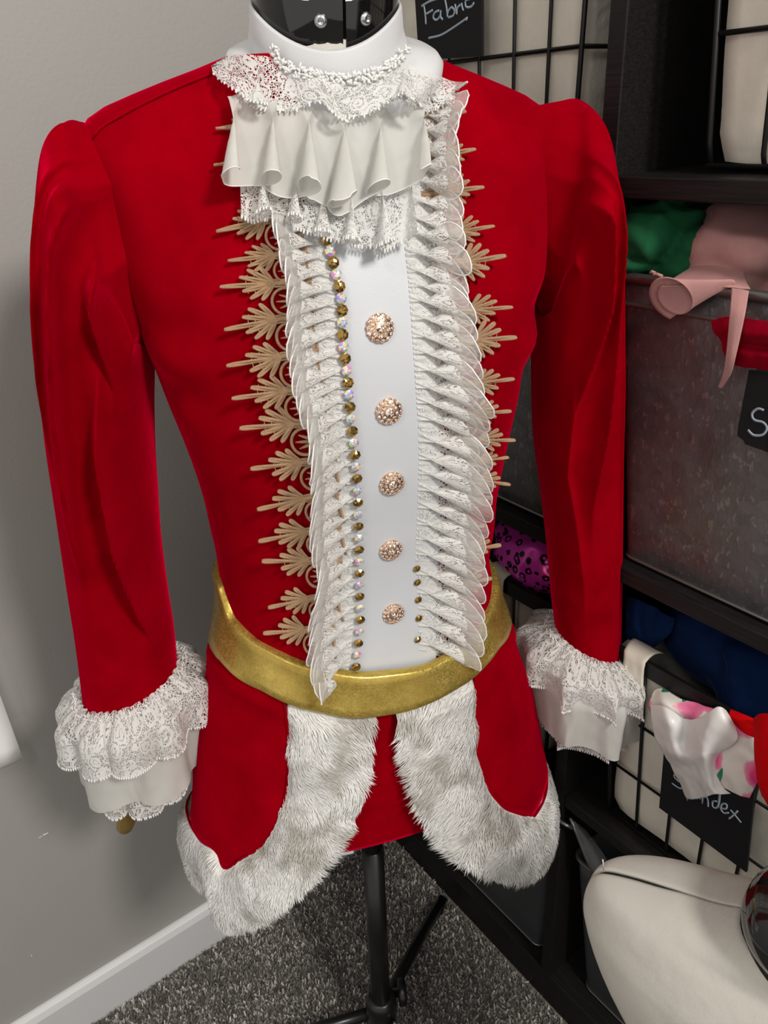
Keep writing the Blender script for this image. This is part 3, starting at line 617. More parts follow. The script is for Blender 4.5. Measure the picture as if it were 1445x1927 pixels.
# sleeves
def sleeve(rings, seed, side, folds, name='sleeve', cap=.34):
    N, K = 150, 224; rows = []
    for i in range(N):
        v = i/(N-1); q = cr(rings, v)
        O, I = PL(q[0], q[1], q[4]), PL(q[2], q[3], q[4]); c = (O+I)/2; h = (O-I)/2; dh = q[5]; row = []
        for k in range(K):
            th = 2*math.pi*k/K; cs, sn = math.cos(th), math.sin(th)
            g = cap*math.exp(-((v-.17)/.10)**2)*((1-abs(math.sin(4.5*th+seed+.6*nz(seed, v*5))))**1.6-.25)           # gathered cap
            cr_ = .03*nz(cs*1.6+seed, sn*1.6, v*7)+.03*(1-sstep(.65, 1, v))*math.sin(2*th+7*v+seed)*sstep(.1, .3, v)
            s_ = 1+g*(.25+.75*abs(sn))+cr_; dd = 0
            for path, amp, wa, wb in folds:      # overlapping folds: steep on one side, long on the other
                if path[0][0]-.06 < v < path[-1][0]+.1:
                    f = min(max((v-path[0][0])/(path[-1][0]-path[0][0]), 0), 1); tc = None
                    for (a0, b0), (a1, b1) in zip(path, path[1:]):
                        if v <= a1 or a1 == path[-1][0]: tc = lerp(b0, b1, min(max((v-a0)/(a1-a0), 0), 1)); break
                    x = th-tc; am = amp*sstep(path[0][0]-.06, path[0][0]+.14, v)*(1-sstep(path[-1][0]-.12, path[-1][0]+.1, v))
                    dd += am*(math.exp(-x/wa) if x > 0 else math.exp(x/wb))
            row.append(c+h*(cs*(1+.3*(s_-1)))+T*(dh*sn*s_+dd*max(sn, 0)**.5))
        rows.append(row)
    o = grid(name, rows, M['velvet'], co_, closed=True); return o, rows[-1]
SL, hemL = sleeve([(262, 225, 330, 560, .020, .030), (172, 232, 284, 646, .030, .050), (128, 226, 286, 655, .032, .060), (92, 268, 287, 680, .034, .066), (78, 360, 288, 725, .034, .068), (73, 500, 288, 785, .034, .066), (78, 650, 290, 855, .034, .060),
    (92, 800, 295, 930, .034, .055), (110, 935, 300, 1012, .034, .052), (129, 1080, 313, 1112, .034, .049), (144, 1190, 326, 1190, .034, .047), (158, 1306, 333, 1256, .034, .046)], 1.7, -1,
    [([(.10, 1.15), (.25, 1.25), (.45, 1.35), (.75, 1.25)], .030, .09, .22), ([(.10, .75), (.3, .85), (.6, .95)], .020, .09, .20), ([(.42, 1.95), (.55, 1.95), (.70, 2.05), (.85, 2.4)], .032, .26, .09), ([(.12, 1.75), (.28, 1.85), (.40, 2.2)], .022, .22, .09)])
SR, hemR = sleeve([(975, 205, 985, 520, -.024, .020), (1058, 190, 1018, 588, -.030, .044), (1096, 190, 1013, 598, -.028, .056), (1130, 236, 1012, 628, -.026, .062), (1146, 330, 1010, 688, -.026, .064), (1155, 470, 1007, 760, -.026, .060), (1162, 640, 1009, 840, -.026, .056),
    (1165, 800, 1020, 930, -.026, .050), (1166, 960, 1032, 1040, -.026, .046), (1165, 1100, 1040, 1130, -.026, .043), (1162, 1220, 1048, 1190, -.026, .042)], 4.1, 1,
    [([(.14, 1.45), (.3, 1.30), (.45, 1.45), (.56, 2.2)], .024, .22, .10), ([(.16, 1.0), (.4, 1.0), (.55, 1.30), (.72, 1.75)], .026, .22, .10), ([(.3, .75), (.6, .8), (.85, 1.0)], .013, .16, .16), ([(.5, 2.1), (.65, 2.3), (.85, 2.0)], .013, .30, .08)], cap=.20)
# white front panel
def patch(name, rowsdef, off, mat, parent, nx=24, ny=80, thick=0):
    rows = []
    for i in range(ny):
        y, x0, x1 = cr(rowsdef, i/(ny-1)); rows.append([on(lerp(x0, x1, j/(nx-1)), y, off)[0] for j in range(nx)])
    return grid(name, rows, mat, parent, thick=thick)
patch('front_panel', [(200, 560, 800), (400, 575, 795), (560, 605, 800), (700, 628, 815), (860, 640, 822), (1000, 642, 822), (1120, 640, 818), (1285, 634, 818)], .0022, M['white_satin'], co_)
# generic ruffle between two pixel curves lying over the torso
def ruffle(name, top, bot, n, amp, lat, o0, o1, mat, parent=None, nu=None, nv=12, width=.035, seed=0.0, power=1.1, cord=None, picot=None, uvs=1.0, jit=.5, tgt=None, scal=0.0):
    nu = nu or int(n*16)+1; rows = []; UV = []; tp = smooth_poly(top, 120); bp = smooth_poly(bot, 120); hit = tgt or on; L = 0; last = None
    for i in range(nu):
        s = i/(nu-1); ph = 2*math.pi*n*s+jit*3*nz(s*n*.35+seed, seed)+seed; am = amp*(.75+.5*nz(s*n*.5+seed, 3+seed)+.25); row = []
        for j in range(nv):
            v = j/(nv-1); vp = v**power; ss = min(max(s+lat*vp*math.sin(ph+1.2)/n*(1+.3*nz(s*n+seed, 5)), 0), 1)
            a, b_ = poly(tp, ss), poly(bp, ss); ln = 1+.07*nz(s*n*.9+seed, 8)*v+scal*math.sin(ph+.4)*v
            P, nn = hit(lerp(a[0], b_[0], v*ln), lerp(a[1], b_[1], v*ln)); dv = (CAM-P).normalized(); row.append(P+dv*(lerp(o0, o1, v)+.6*am*vp*(1+math.sin(ph))*.5)+(nn-dv*nn.dot(dv))*(.4*am*vp*math.sin(ph))+nn*(.4*am*vp*(1+math.sin(ph))*.3+.0008*math.sin(ph*3)*(1-v)))
        if last: L += (row[-1]-last).length
        last = row[-1]; UV.append([(L*uvs, width*j/(nv-1)) for j in range(nv)]); rows.append(row)
    o = grid(name, rows, mat, parent or co_, uvf=lambda i, j: UV[i][j])
    edge = [r[-1] for r in rows]
    if cord: MB().tube(edge, cord, 5).build('edge_cord', M['thread'], o, True)
    if picot:
        b = MB(); acc = 0
        for i in range(1, len(edge)):
            acc += (edge[i]-edge[i-1]).length
            while acc > .0022:
                acc -= .0022; p = edge[i]; dn = (rows[i][-1]-rows[i][-2]).normalized(); b.tube([p-dn*.001, p+dn*picot*.6, p+dn*picot], [.0007, .0008, .0004], 4)
        tag(b.build('picot_edge', M['thread'], o, True), kind='stuff')
    return o
# ------------------------------------------------------------------ gold lace along both fronts
def petal(b, ang, L, wdt, x0=0.0, y0=0.0, r=.045):
    ca, sa = math.cos(ang), math.sin(ang); pts = []
    for k in range(22):
        u = k/21*2*math.pi; lx = L*(.5-.5*math.cos(u)); ly = wdt*math.sin(u)*(.25+.75*(lx/L))
        pts.append(Vector((x0+lx*ca-ly*sa, y0+lx*sa+ly*ca, .012*math.sin(u*3))))
    b.tube(pts, r*.42, 6, closed=True)
    b.tube([Vector((x0+ca*L*f, y0+sa*L*f, -.008)) for f in (.0, .25, .5)], [.012, .012, .006], 4)
def motif_mesh(var):
    b = MB(); rr = random.Random(var)
    for ang, L, w in [(0, .76, .024), (.24, .50, .026), (-.24, .50, .026), (.52, .43, .026), (-.52, .43, .026), (.88, .32, .026), (-.88, .32, .026)]:
        petal(b, ang+rr.uniform(-.03, .03), L*rr.uniform(.95, 1.05), w, .24, 0, .050)
    for rad, st in ((.26, .62), (.36, .40)):
        for q in range(6):    # twisted bars across the petals
            a0 = -st+q*st/3; b.tube([Vector((.30+rad*math.cos(a0), rad*math.sin(a0), 0)), Vector((.30+rad*math.cos(a0+st/3), rad*math.sin(a0+st/3), 0))], .008, 4)
    b.tube([Vector((x, y, 0)) for x, y in [(-.30, .0), (-.1, .004), (.1, 0), (.34, 0)]], [.036, .036, .042, .03], 6)
    b.tube([Vector((x, .05, 0)) for x in (-.30, -.1, .1, .25)], .018, 5); b.tube([Vector((x, -.05, 0)) for x in (-.30, -.1, .1, .25)], .018, 5)
    # arch joining the next motif, with its small rosette
    arc = [Vector((.10+.20*math.cos(a), .275+.20*math.sin(a), 0)) for a in [lerp(-2.0, 2.0, k/18) for k in range(19)]]
    b.tube(arc, .024, 5)
    for q in range(5):
        a = lerp(-1.15, 1.15, q/4); b.tube([Vector((-.06, .275, 0)), Vector((-.02+.11*math.cos(a), .275+.11*math.sin(a), .005)), Vector((-.06+.30*math.cos(a), .275+.19*math.sin(a), 0))], [.010, .026, .008], 5)
    b.tube([Vector((-.08, y, 0)) for y in (0, .15, .3, .45, .55)], .024, 5); b.tube([Vector((-.26, y, 0)) for y in (0, .15, .3, .45, .55)], .024, 5)
    for q in range(5): b.tube([Vector((-.26, .05+q*.11, 0)), Vector((-.08, .09+q*.11, 0))], .012, 4)
    return mdata('lace_motif', b.V, b.F, M['gold_thread'], True)
MOT = [motif_mesh(k) for k in range(3)]
def gold_lace(tips, roots, side):
    b = MB(); pr = [on(x, y, .0016)[0] for x, y in smooth_poly(roots, 60)]; b.tube(pr, .0009, 5); band = b.build('gold_lace_trim', M['gold_thread'], co_, True)
    for k, (tip, root) in enumerate(zip(tips, roots)):
        A, na = on(*root, .0032); nb = na; pn = na if side < 0 else (na+T*1.3).normalized(); d = ray(*tip); Bp = CAM+d*((A-CAM).dot(pn)/d.dot(pn))
        Q, nq = on(*tip, .003)
        if (Bp-CAM).length > (Q-CAM).length and side < 0: Bp = Q
        x = Bp-A; Ls = x.length; x.normalize(); nn = pn.copy(); nn = (nn-x*nn.dot(x)).normalized(); y = nn.cross(x)
        if y.dot(U) > 0: y = -y     # arches hang towards the next motif below
        nxt = roots[k+1] if k+1 < len(roots) else (root[0]+2, root[1]+66); step = (on(*nxt)[0]-A).length
        sx = Ls; sy = .5*Ls+.5*step/.55
        Mx = Matrix(((x.x*sx, y.x*sy, nn.x*.050, A.x), (x.y*sx, y.y*sy, nn.y*.050, A.y), (x.z*sx, y.z*sy, nn.z*.050, A.z), (0, 0, 0, 1)))
        inst('lace_motif', MOT[k % 3], Mx, band)
Ltips = [(408, 240), (406, 312), (431, 345), (409, 433), (432, 492), (418, 537), (424, 618), (430, 690), (440, 747), (453, 804), (475, 884), (487, 956), (488, 1017), (496, 1058), (507, 1141), (497, 1190)]
Lroots = [(520, 240), (520, 300), (528, 352), (528, 412), (545, 480), (548, 533), (552, 596), (560, 664), (572, 730), (584, 792), (597, 862), (602, 928), (606, 990), (610, 1050), (605, 1118), (600, 1180)]
gold_lace(Ltips, Lroots, -1)
Rtips = [(875, 208), (893, 283), (907, 350), (928, 424), (949, 484), (961, 576), (970, 633), (965, 715), (959, 772), (968, 827), (955, 862), (958, 910), (925, 935), (910, 990), (940, 1024), (924, 1087), (902, 1158)]
Rroots = [(805, 222), (812, 300), (815, 368), (826, 444), (838, 500), (852, 586), (860, 642), (864, 722), (866, 778), (872, 826), (874, 868), (872, 898), (860, 938), (855, 996), (858, 1036), (852, 1102), (845, 1168)]
gold_lace(Rtips, Rroots, 1)
# ------------------------------------------------------------------ ruffled lace strips along the front panel
ruffle('ruffle_strip', [(600, 400), (612, 470), (632, 560), (642, 660), (654, 760), (664, 860), (668, 960), (670, 1060), (668, 1150), (655, 1268)],
       [(505, 392), (524, 440), (548, 540), (552, 640), (566, 730), (588, 810), (596, 900), (594, 1000), (606, 1070), (596, 1150), (594, 1240), (612, 1296)], 29, .027, 1.25, .003, .004, M['ruffle'], nv=13, nu=520, seed=2.0, power=1.35, cord=.00055, jit=1.1, scal=.13)
ruffle('ruffle_strip', [(790, 175), (778, 300), (762, 440), (768, 520), (774, 600), (782, 720), (788, 830), (786, 940), (782, 1050), (786, 1140), (788, 1226)],
       [(858, 182), (836, 290), (842, 400), (842, 500), (858, 590), (868, 690), (882, 780), (884, 880), (880, 980), (872, 1080), (876, 1170), (870, 1248)], 33, .026, 1.25, .003, .004, M['ruffle'], nv=13, nu=560, seed=6.0, power=1.35, cord=.00055, jit=1.1, scal=.13)
# flat lace headings under the flutes
for tp_, bt_ in (([(602, 402), (612, 470), (632, 560), (642, 660), (654, 760), (664, 860), (668, 960), (670, 1060), (668, 1150), (658, 1250)], [(520, 402), (536, 440), (560, 540), (564, 640), (578, 730), (598, 810), (606, 900), (606, 1000), (614, 1070), (608, 1150), (604, 1236)]),
                 ([(790, 185), (778, 300), (764, 440), (770, 520), (776, 600), (784, 720), (790, 830), (788, 940), (784, 1050), (788, 1140), (788, 1222)], [(842, 190), (826, 290), (832, 400), (832, 500), (846, 590), (856, 690), (870, 780), (872, 880), (868, 980), (860, 1080), (862, 1170), (858, 1232)])):
    A_, B_ = smooth_poly(tp_, 90), smooth_poly(bt_, 90); rows = []; UV_ = []
    for i in range(90):
        row = []
        for j in range(9):
            P, n = on(lerp(A_[i][0], B_[i][0], j/8), lerp(A_[i][1], B_[i][1], j/8), .0027); row.append(P+n*.0006*math.sin(i*1.9))
        rows.append(row)
    grid('ruffle_heading', rows, M['lace'], co_, uvf=lambda i, j: (i*.005, j*.004))
# jabot: lace under chiffon under neck lace
ruffle('jabot_lace', [(450, 300), (540, 300), (640, 310), (770, 300)], [(452, 395), (474, 408), (520, 402), (585, 432), (650, 452), (715, 462), (772, 440)], 5.5, .020, .45, .008, .012, M['lace'], nv=18, nu=190, width=.06, seed=4.0, picot=.0022)
ruffle('jabot_chiffon', [(428, 182), (470, 176), (560, 196), (640, 214), (730, 204), (800, 196)], [(420, 342), (470, 336), (540, 352), (590, 366), (640, 392), (690, 362), (740, 352), (792, 342)], 5.2, .026, .50, .012, .020, M['chiffon'], nv=22, nu=190, width=.06, seed=1.2, power=.75, cord=.0004)
# rhinestones beside the left ruffle
def gem_mesh(name, mats, rnd_):
    b = MB(); n = 8; rg = [(1.0, 0), (1.0, .12), (.52, .50)]; V = [(r*math.cos(2*math.pi*(k+.5*(i == 2))/n), r*math.sin(2*math.pi*(k+.5*(i == 2))/n), h) for i, (r, h) in enumerate(rg) for k in range(n)]+[(0, 0, .56)]
    Fc = []
    for i in range(2):
        for k in range(n):
            l = (k+1) % n; Fc += [((i*n+k), (i*n+l), ((i+1)*n+k)), ((i*n+l), ((i+1)*n+l), ((i+1)*n+k))]
    Fc += [(2*n+k, 2*n+(k+1) % n, 3*n) for k in range(n)]
    m = mdata(name, V, Fc, mats, False)
    for p in m.polygons: p.material_index = rnd_.choice(range(len(mats)))
    return m
GOLD = [gem_mesh('gold_gem', [M['gold_stone'], M['gold_stone'], M['gold_stone'], M['gold_stone_dark']], random.Random(k)) for k in range(3)]
AB = [gem_mesh('iridescent_gem', [M['ab_white'], M['ab_pink'], M['ab_green'], M['ab_yellow'], M['ab_violet']], random.Random(k+20)) for k in range(4)]
def seat(P, n, r, spin=0.0):
    e = n.orthogonal().normalized(); e = Matrix.Rotation(spin, 3, n) @ e; f = n.cross(e)
    return Matrix(((e.x*r, f.x*r, n.x*r, P.x), (e.y*r, f.y*r, n.y*r, P.y), (e.z*r, f.z*r, n.z*r, P.z), (0, 0, 0, 1)))
line = smooth_poly([(612, 455), (626, 505), (639, 560), (642, 640), (650, 700), (656, 770), (664, 840), (669, 900), (671, 960), (673, 1040), (674, 1110), (675, 1170), (668, 1247)], 200)
NS = 37
for k in range(NS):
    x, y = poly(line, k/(NS-1)); P, n = on(x, y, .0062)
    gold = k % 2 == 0
    inst('rhinestone', (GOLD[(k//2) % 3] if gold else AB[(k//2) % 4]), seat(P, n, .0040 if gold else .0037, k*1.3), co_)
for k, (x, y) in enumerate([(781, 1066), (782, 1092), (784, 1125), (785, 1160), (783, 1200)]):
    P, n = on(x, y, .0035); inst('rhinestone', GOLD[k % 3], seat(P, n, .0032, k), co_)
# buttons
CM = [M['crystal'], M['champagne'], M['crystal_shade']]
def button(px, py, k, rad):
    P, n = on(px, py, .0032); n = (n*3+T*.4).normalized(); e = n.orthogonal().normalized(); e = Matrix.Rotation(k*.4, 3, n) @ e; f = n.cross(e)
    def L(a, r, h): return P+(e*math.cos(a)+f*math.sin(a))*r*rad+n*h*rad
    prof = [(1.0, -.12), (1.0, .08), (.9, .16), (.45, .30), (.02, .32)]
    bt = grid('button', [[L(2*math.pi*j/28, r, h) for j in range(28)] for r, h in prof], M['rose_gold'], co_, closed=True)
    inst('centre_crystal', CRY, seat(L(0, 0, .30), n, rad*.36, k), bt)
    for nm, cnt, rr, hh, gr in (('inner_crystals', 9, .56, .22, .185), ('outer_crystals', 14, .86, .10, .20)):
        b = MB(); mi = []; rq = random.Random(k*7+cnt)
        for q in range(cnt):
            a = 2*math.pi*q/cnt+k; Mx = seat(L(a, rr, hh), (n+(e*math.cos(a)+f*math.sin(a))*.25*rr).normalized(), rad*gr, q)
            b.add([Mx @ v.co for v in CRY.vertices], [tuple(p.vertices) for p in CRY.polygons]); mi += [p.material_index if rq.random() < .5 else rq.choice((0, 0, 1, 1, 2)) for p in CRY.polygons]
        ob = tag(b.build(nm, CM, bt), kind='stuff'); ob.data.polygons.foreach_set('material_index', mi)
        b = MB()
        for q in range(cnt):
            a = 2*math.pi*(q+.5)/cnt+k; c = L(a, rr+.08, hh+.03); b.tube([c-n*.0004, c+n*rad*.10], [rad*.045, rad*.03], 5)
        tag(b.build('prongs', M['rose_gold'], bt, True), kind='stuff')
CRY = gem_mesh('crystal', CM, random.Random(1))
for k, (x, y, r) in enumerate([(712, 617, .0096), (729, 771, .0094), (735, 906, .0093), (733, 1031, .0091), (738, 1151, .0090)]): button(x, y, k, r)
# ------------------------------------------------------------------ collar and neck lace
def CK(a, r, h, e=.92): return NK(a, r, h, e)
rows = []
for i, (r, hf, hs) in enumerate([(.0465, -.060, -.04), (.0470, -.030, -.01), (.0478, -.010, .008), (.0490, -.0062, .0118), (.0503, -.008, .0095), (.0515, -.022, -.003), (.0545, -.038, -.013), (.065, -.048, -.016), (.076, -.053, -.0185), (.0805, -.058, -.024), (.0805, -.066, -.036), (.074, -.078, -.048)]):
    row = []
    for j in range(72):
        a = 2*math.pi*j/72; w_ = math.sin(a)**2 if math.cos(a) > 0 else 1
        rf = min(r, .053+.10*(r-.05)) if r > .054 else r; rs_ = r if math.sin(a) > 0 else lerp(r, .052, .35) if r > .054 else r; row.append(CK(a, lerp(rf, rs_, w_)+.0012*nz(3*a, i*.4)*sstep(3, 7, i), lerp(hf, hs, w_), .95))
    rows.append(row)
grid('collar', rows, M['collar'], co_, closed=True)
cv = [v for r in rows for v in r]
COLB = BVHTree.FromPolygons(cv, [(i*72+j, i*72+(j+1) % 72, (i+1)*72+(j+1) % 72, (i+1)*72+j) for i in range(len(rows)-1) for j in range(72)])
def on2(px, py, off=0.0):
    d = ray(px, py).normalized(); h1 = COLB.ray_cast(CAM, d); h2 = TORSO.bvh.ray_cast(CAM, d)
    c = [h for h in (h1, h2) if h[0] is not None]
    if not c: P, n = TORSO.hit(px, py); return P+n*off, n
    h = min(c, key=lambda q: q[3]); n = h[1]; n = n if n.dot(d) < 0 else -n; n = (n*.4+T*.6).normalized(); return h[0]+n*off, n
ruffle('neck_lace', [(394, 106), (440, 102), (500, 106), (545, 124), (640, 148), (715, 136), (748, 116), (790, 130), (848, 152)], [(398, 132), (436, 166), (482, 196), (548, 203), (602, 190), (644, 222), (694, 214), (750, 182), (800, 206), (836, 198), (864, 164)], 3.6, .020, .35, .006, .016, M['lace'], nv=18, nu=170, width=.04, seed=3.3, picot=.0020, tgt=on2)
b = MB(); rr = random.Random(5); Q = smooth_poly([(520, 98), (535, 116), (565, 134), (640, 148), (700, 138), (730, 118), (752, 98)], 60)
for x, y in Q:
    for k in range(4):
        P, n = on2(x+rr.uniform(-6, 6), y+rr.uniform(-10, 12), .007); d = Vector((rr.uniform(-1, 1), rr.uniform(-1, 1), rr.uniform(-1, 1))).normalized(); b.tube([P-d*.0022, P+n*.0022, P+d*.0022], [.0006, .0010, .0006], 5)
tag(b.build('gathered_heading', M['thread'], co_, True), kind='stuff')
# ------------------------------------------------------------------ belt, tails and fur
def phz_curve(px): return [HIPS.phz(x, y) for x, y in px]
def interp(pts):
    pts = sorted(pts)
    def f(x):
        if x <= pts[0][0]: return pts[0][1]
        for (a, b), (c, d) in zip(pts, pts[1:]):
            if x <= c: t = (x-a)/max(c-a, 1e-6); t = t*t*(3-2*t)*.35+t*.65; return lerp(b, d, t)
        return pts[-1][1]
    return f
btop = interp(phz_curve([(418, 1096), (440, 1160), (500, 1213), (600, 1249), (700, 1258), (800, 1243), (880, 1198), (915, 1145), (926, 1090)]))
bbot = interp(phz_curve([(401, 1196), (430, 1240), (500, 1290), (600, 1324), (680, 1333), (760, 1320), (860, 1275), (920, 1220), (948, 1165)]))
rows = []
for i, (w, off) in enumerate([(0, -.002), (0.0, .0046), (.04, .0058), (.2, .0060), (.5, .0068), (.8, .0080), (.96, .0084), (1, .0072), (1, .003)]):
    row = []
    for j in range(128):
        ph = -math.pi+2*math.pi*j/128; z = lerp(btop(ph), bbot(ph), w); k = .006*sstep(1.0, 0, abs(ph))
        row.append(HIPS.pt(ph, z, off+k+.0008*nz(ph*5, w*3)))
    rows.append(row)
belt = grid('gold_belt', rows, M['gold_belt'], co_, closed=True)
MB().tube([HIPS.pt(-math.pi+2*math.pi*j/96, lerp(btop(-math.pi+2*math.pi*j/96), bbot(-math.pi+2*math.pi*j/96), .10), .0046+.006*sstep(1.0, 0, abs(-math.pi+2*math.pi*j/96))) for j in range(96)], .0006, 5, closed=True).build('belt_stitching', M['gold_belt'], belt, True)
# shorts under the tails
zh = TORSO.phz(725, 1588)[1]
rows = [[TORSO.pt(-math.pi+2*math.pi*j/96, lerp(zh+.004*math.cos(j/96*2*math.pi*2), .60, i/30), .0015+.0015*nz(j*.2, i*.3)*(1-i/30)) for j in range(96)] for i in range(31)]
grid('shorts', rows, M['velvet'], co_, closed=True, thick=.0016)
rows = [[TORSO.pt(lerp(-1.25, -.25, j/20), lerp(zh-.010+.006*j/20, zh+.02, i/4), -.001) for j in range(21)] for i in range(5)]
grid('white_lining', rows, M['white_satin'], co_)
def dense(nodes, n=70):
    Q = [cr(nodes, i/(len(nodes)*6)) for i in range(len(nodes)*6+1)]; return [poly(Q, i/(n-1)) for i in range(n)]
def tail(E, Fo, sgn, seed):
    e = phz_curve(E); f = phz_curve(Fo)
    if sgn < 0:
        be = [(-math.pi, e[0][1]-.02), (lerp(-math.pi, e[0][0], .6), e[0][1]-.02)]; bf = [(-math.pi, f[0][1]-.02), (lerp(-math.pi, f[0][0], .6), f[0][1]-.02)]; e = be+e; f = bf+f
    else:
        be = [(lerp(math.pi, e[-1][0], .6), e[-1][1]-.02), (math.pi, e[-1][1]-.02)]; bf = [(lerp(math.pi, f[-1][0], .6), f[-1][1]-.02), (math.pi, f[-1][1]-.02)]; e = e+be; f = f+bf
    # resample the two curves node by node so that they stay paired
    n = 90; nod = [tuple(a)+tuple(b_) for a, b_ in zip(e, f)]; S = [cr(nod, i/(n-1)) for i in range(n)]
    ph_front = S[-1][0] if sgn < 0 else S[0][0]
    rows = []
    for i in range(n):
        s = i/(n-1); pe, ze = S[i][0], S[i][1]
        tphi = lerp(-math.pi, ph_front, s) if sgn < 0 else lerp(ph_front, math.pi, s)
        zt = bbot(tphi)+.005; row = []
        for j in range(26):
            w = j/25; ph = lerp(tphi, pe, w); z = lerp(zt, ze, w)
            fold = .0035*math.sin(ph*6+seed)*sstep(.1, .9, w)*sstep(.9, 1.3, abs(ph))+.0022*nz(ph*4+seed, z*16)+.003*math.exp(-((z-bbot(ph)+.012)/.006)**2)*sstep(.5, .9, abs(ph))
            row.append(HIPS.pt(ph, z, .0005+(.0043+fold)*sstep(0, .10, w)))
        rows.append(row)
    tl = grid('coat_tail', rows, M['velvet'], co_, thick=.0018)
    ed = [HIPS.pt(S[i][0], S[i][1], .0065) for i in range(n)]
    MB().tube(ed, .0014, 6).build('edge_seam', M['velvet'], tl, True)
    fr = []; m = 18
    for i in range(n):
        row = []
        for j in range(m):
            w = j/(m-1); ph = lerp(S[i][0], S[i][2], w); z = lerp(S[i][1], S[i][3], w); tp = 1-sstep(bbot(ph)-.014, bbot(ph)-.003, z); row.append(HIPS.pt(ph, z, .0010+(.0040+.006*math.sin(math.pi*min(max(w, .0), 1))**.6+.0015*nz(ph*9+seed, z*40))*tp))
        fr.append(row)
    fb = grid('fur_trim', fr, M['fur_base'], tl, thick=.003)
    # strands
    rn = random.Random(int(seed*10)); V, Fc, A = [], [], []; cnt = 30000; cum = [0]
    for i in range(n-1): cum.append(cum[-1]+(fr[i][0]-fr[i+1][0]).length*.5+(fr[i][m-1]-fr[i+1][m-1]).length*.5)
    import bisect
    for k in range(cnt):
        d = rn.random()*cum[-1]; i = min(max(bisect.bisect(cum, d)-1, 0), n-2); a = (d-cum[i])/max(cum[i+1]-cum[i], 1e-9); w = rn.random()*(m-1); j = min(int(w), m-2); c = w-j
        p00, p01, p10, p11 = fr[i][j], fr[i][j+1], fr[i+1][j], fr[i+1][j+1]
        p = p00.lerp(p10, a).lerp(p01.lerp(p11, a), c); e1 = (p10-p00); e2 = (p01-p00)
        nn = e1.cross(e2)
        if nn.length < 1e-12: continue
        ph_, z_ = HIPS.inv(p)
        if z_ > bbot(ph_)-.003: continue
        nn.normalize(); hub = B0+U*(p-B0).dot(U)
        if nn.dot(p-hub) < 0: nn = -nn
        out = e2.normalized() if e2.length > 1e-9 else -U
        ang = 1.6*nz(p.x*30+seed, p.y*30, p.z*30)+.5*nz(p.x*110, p.y*110, p.z*110+seed)
        tan = (-U*.55+out*.65); tan = (tan-nn*tan.dot(nn)).normalized(); tan = Matrix.Rotation(ang, 3, nn) @ tan
        lift = rn.uniform(.28, .65); L = rn.uniform(.007, .0135); wd2 = rn.uniform(.00028, .0005)
        dirv = (tan+nn*lift).normalized(); sd = dirv.cross(nn).normalized()*wd2
        q1 = p+dirv*L*.55+nn*.0006; q2 = p+dirv*L*.55+tan*L*.45-U*L*.10
        b_ = len(V); V += [p-sd, p+sd, q1+sd*.8, q1-sd*.8, q2]; Fc += [(b_, b_+1, b_+2, b_+3), (b_+3, b_+2, b_+4)]
        g = .5+.5*nz(p.x*26+seed*2, p.y*26, p.z*20)+.35*nz(p.x*75, p.y*75, p.z*60+seed); g = sstep(.42, .85, g)*.9+rn.uniform(-.10, .10)
        tip = (lerp(.80, .40, g), lerp(.79, .375, g), lerp(.765, .33, g), 1); bs = (.68, .66, .62, 1)
        A += [bs, bs, tip, tip, tuple(x*.97 for x in tip)]
    tag(mesh('fur_strands', V, Fc, M['strand'], fb, True, None, A), kind='stuff')
    return tl
tail([(371, 1546), (388, 1572), (416, 1592), (433, 1624), (465, 1605), (500, 1580), (530, 1530), (546, 1470), (551, 1410), (548, 1360), (540, 1298)],
     [(366, 1626), (380, 1652), (408, 1680), (421, 1732), (470, 1738), (528, 1704), (594, 1644), (648, 1568), (684, 1480), (695, 1400), (700, 1310)], -1, 2.3)
tail([(882, 1252), (884, 1340), (888, 1410), (908, 1475), (935, 1512), (965, 1526), (986, 1531), (998, 1526)],
     [(740, 1312), (750, 1390), (762, 1440), (783, 1512), (822, 1578), (875, 1624), (952, 1652), (1014, 1630)], 1, 5.9)
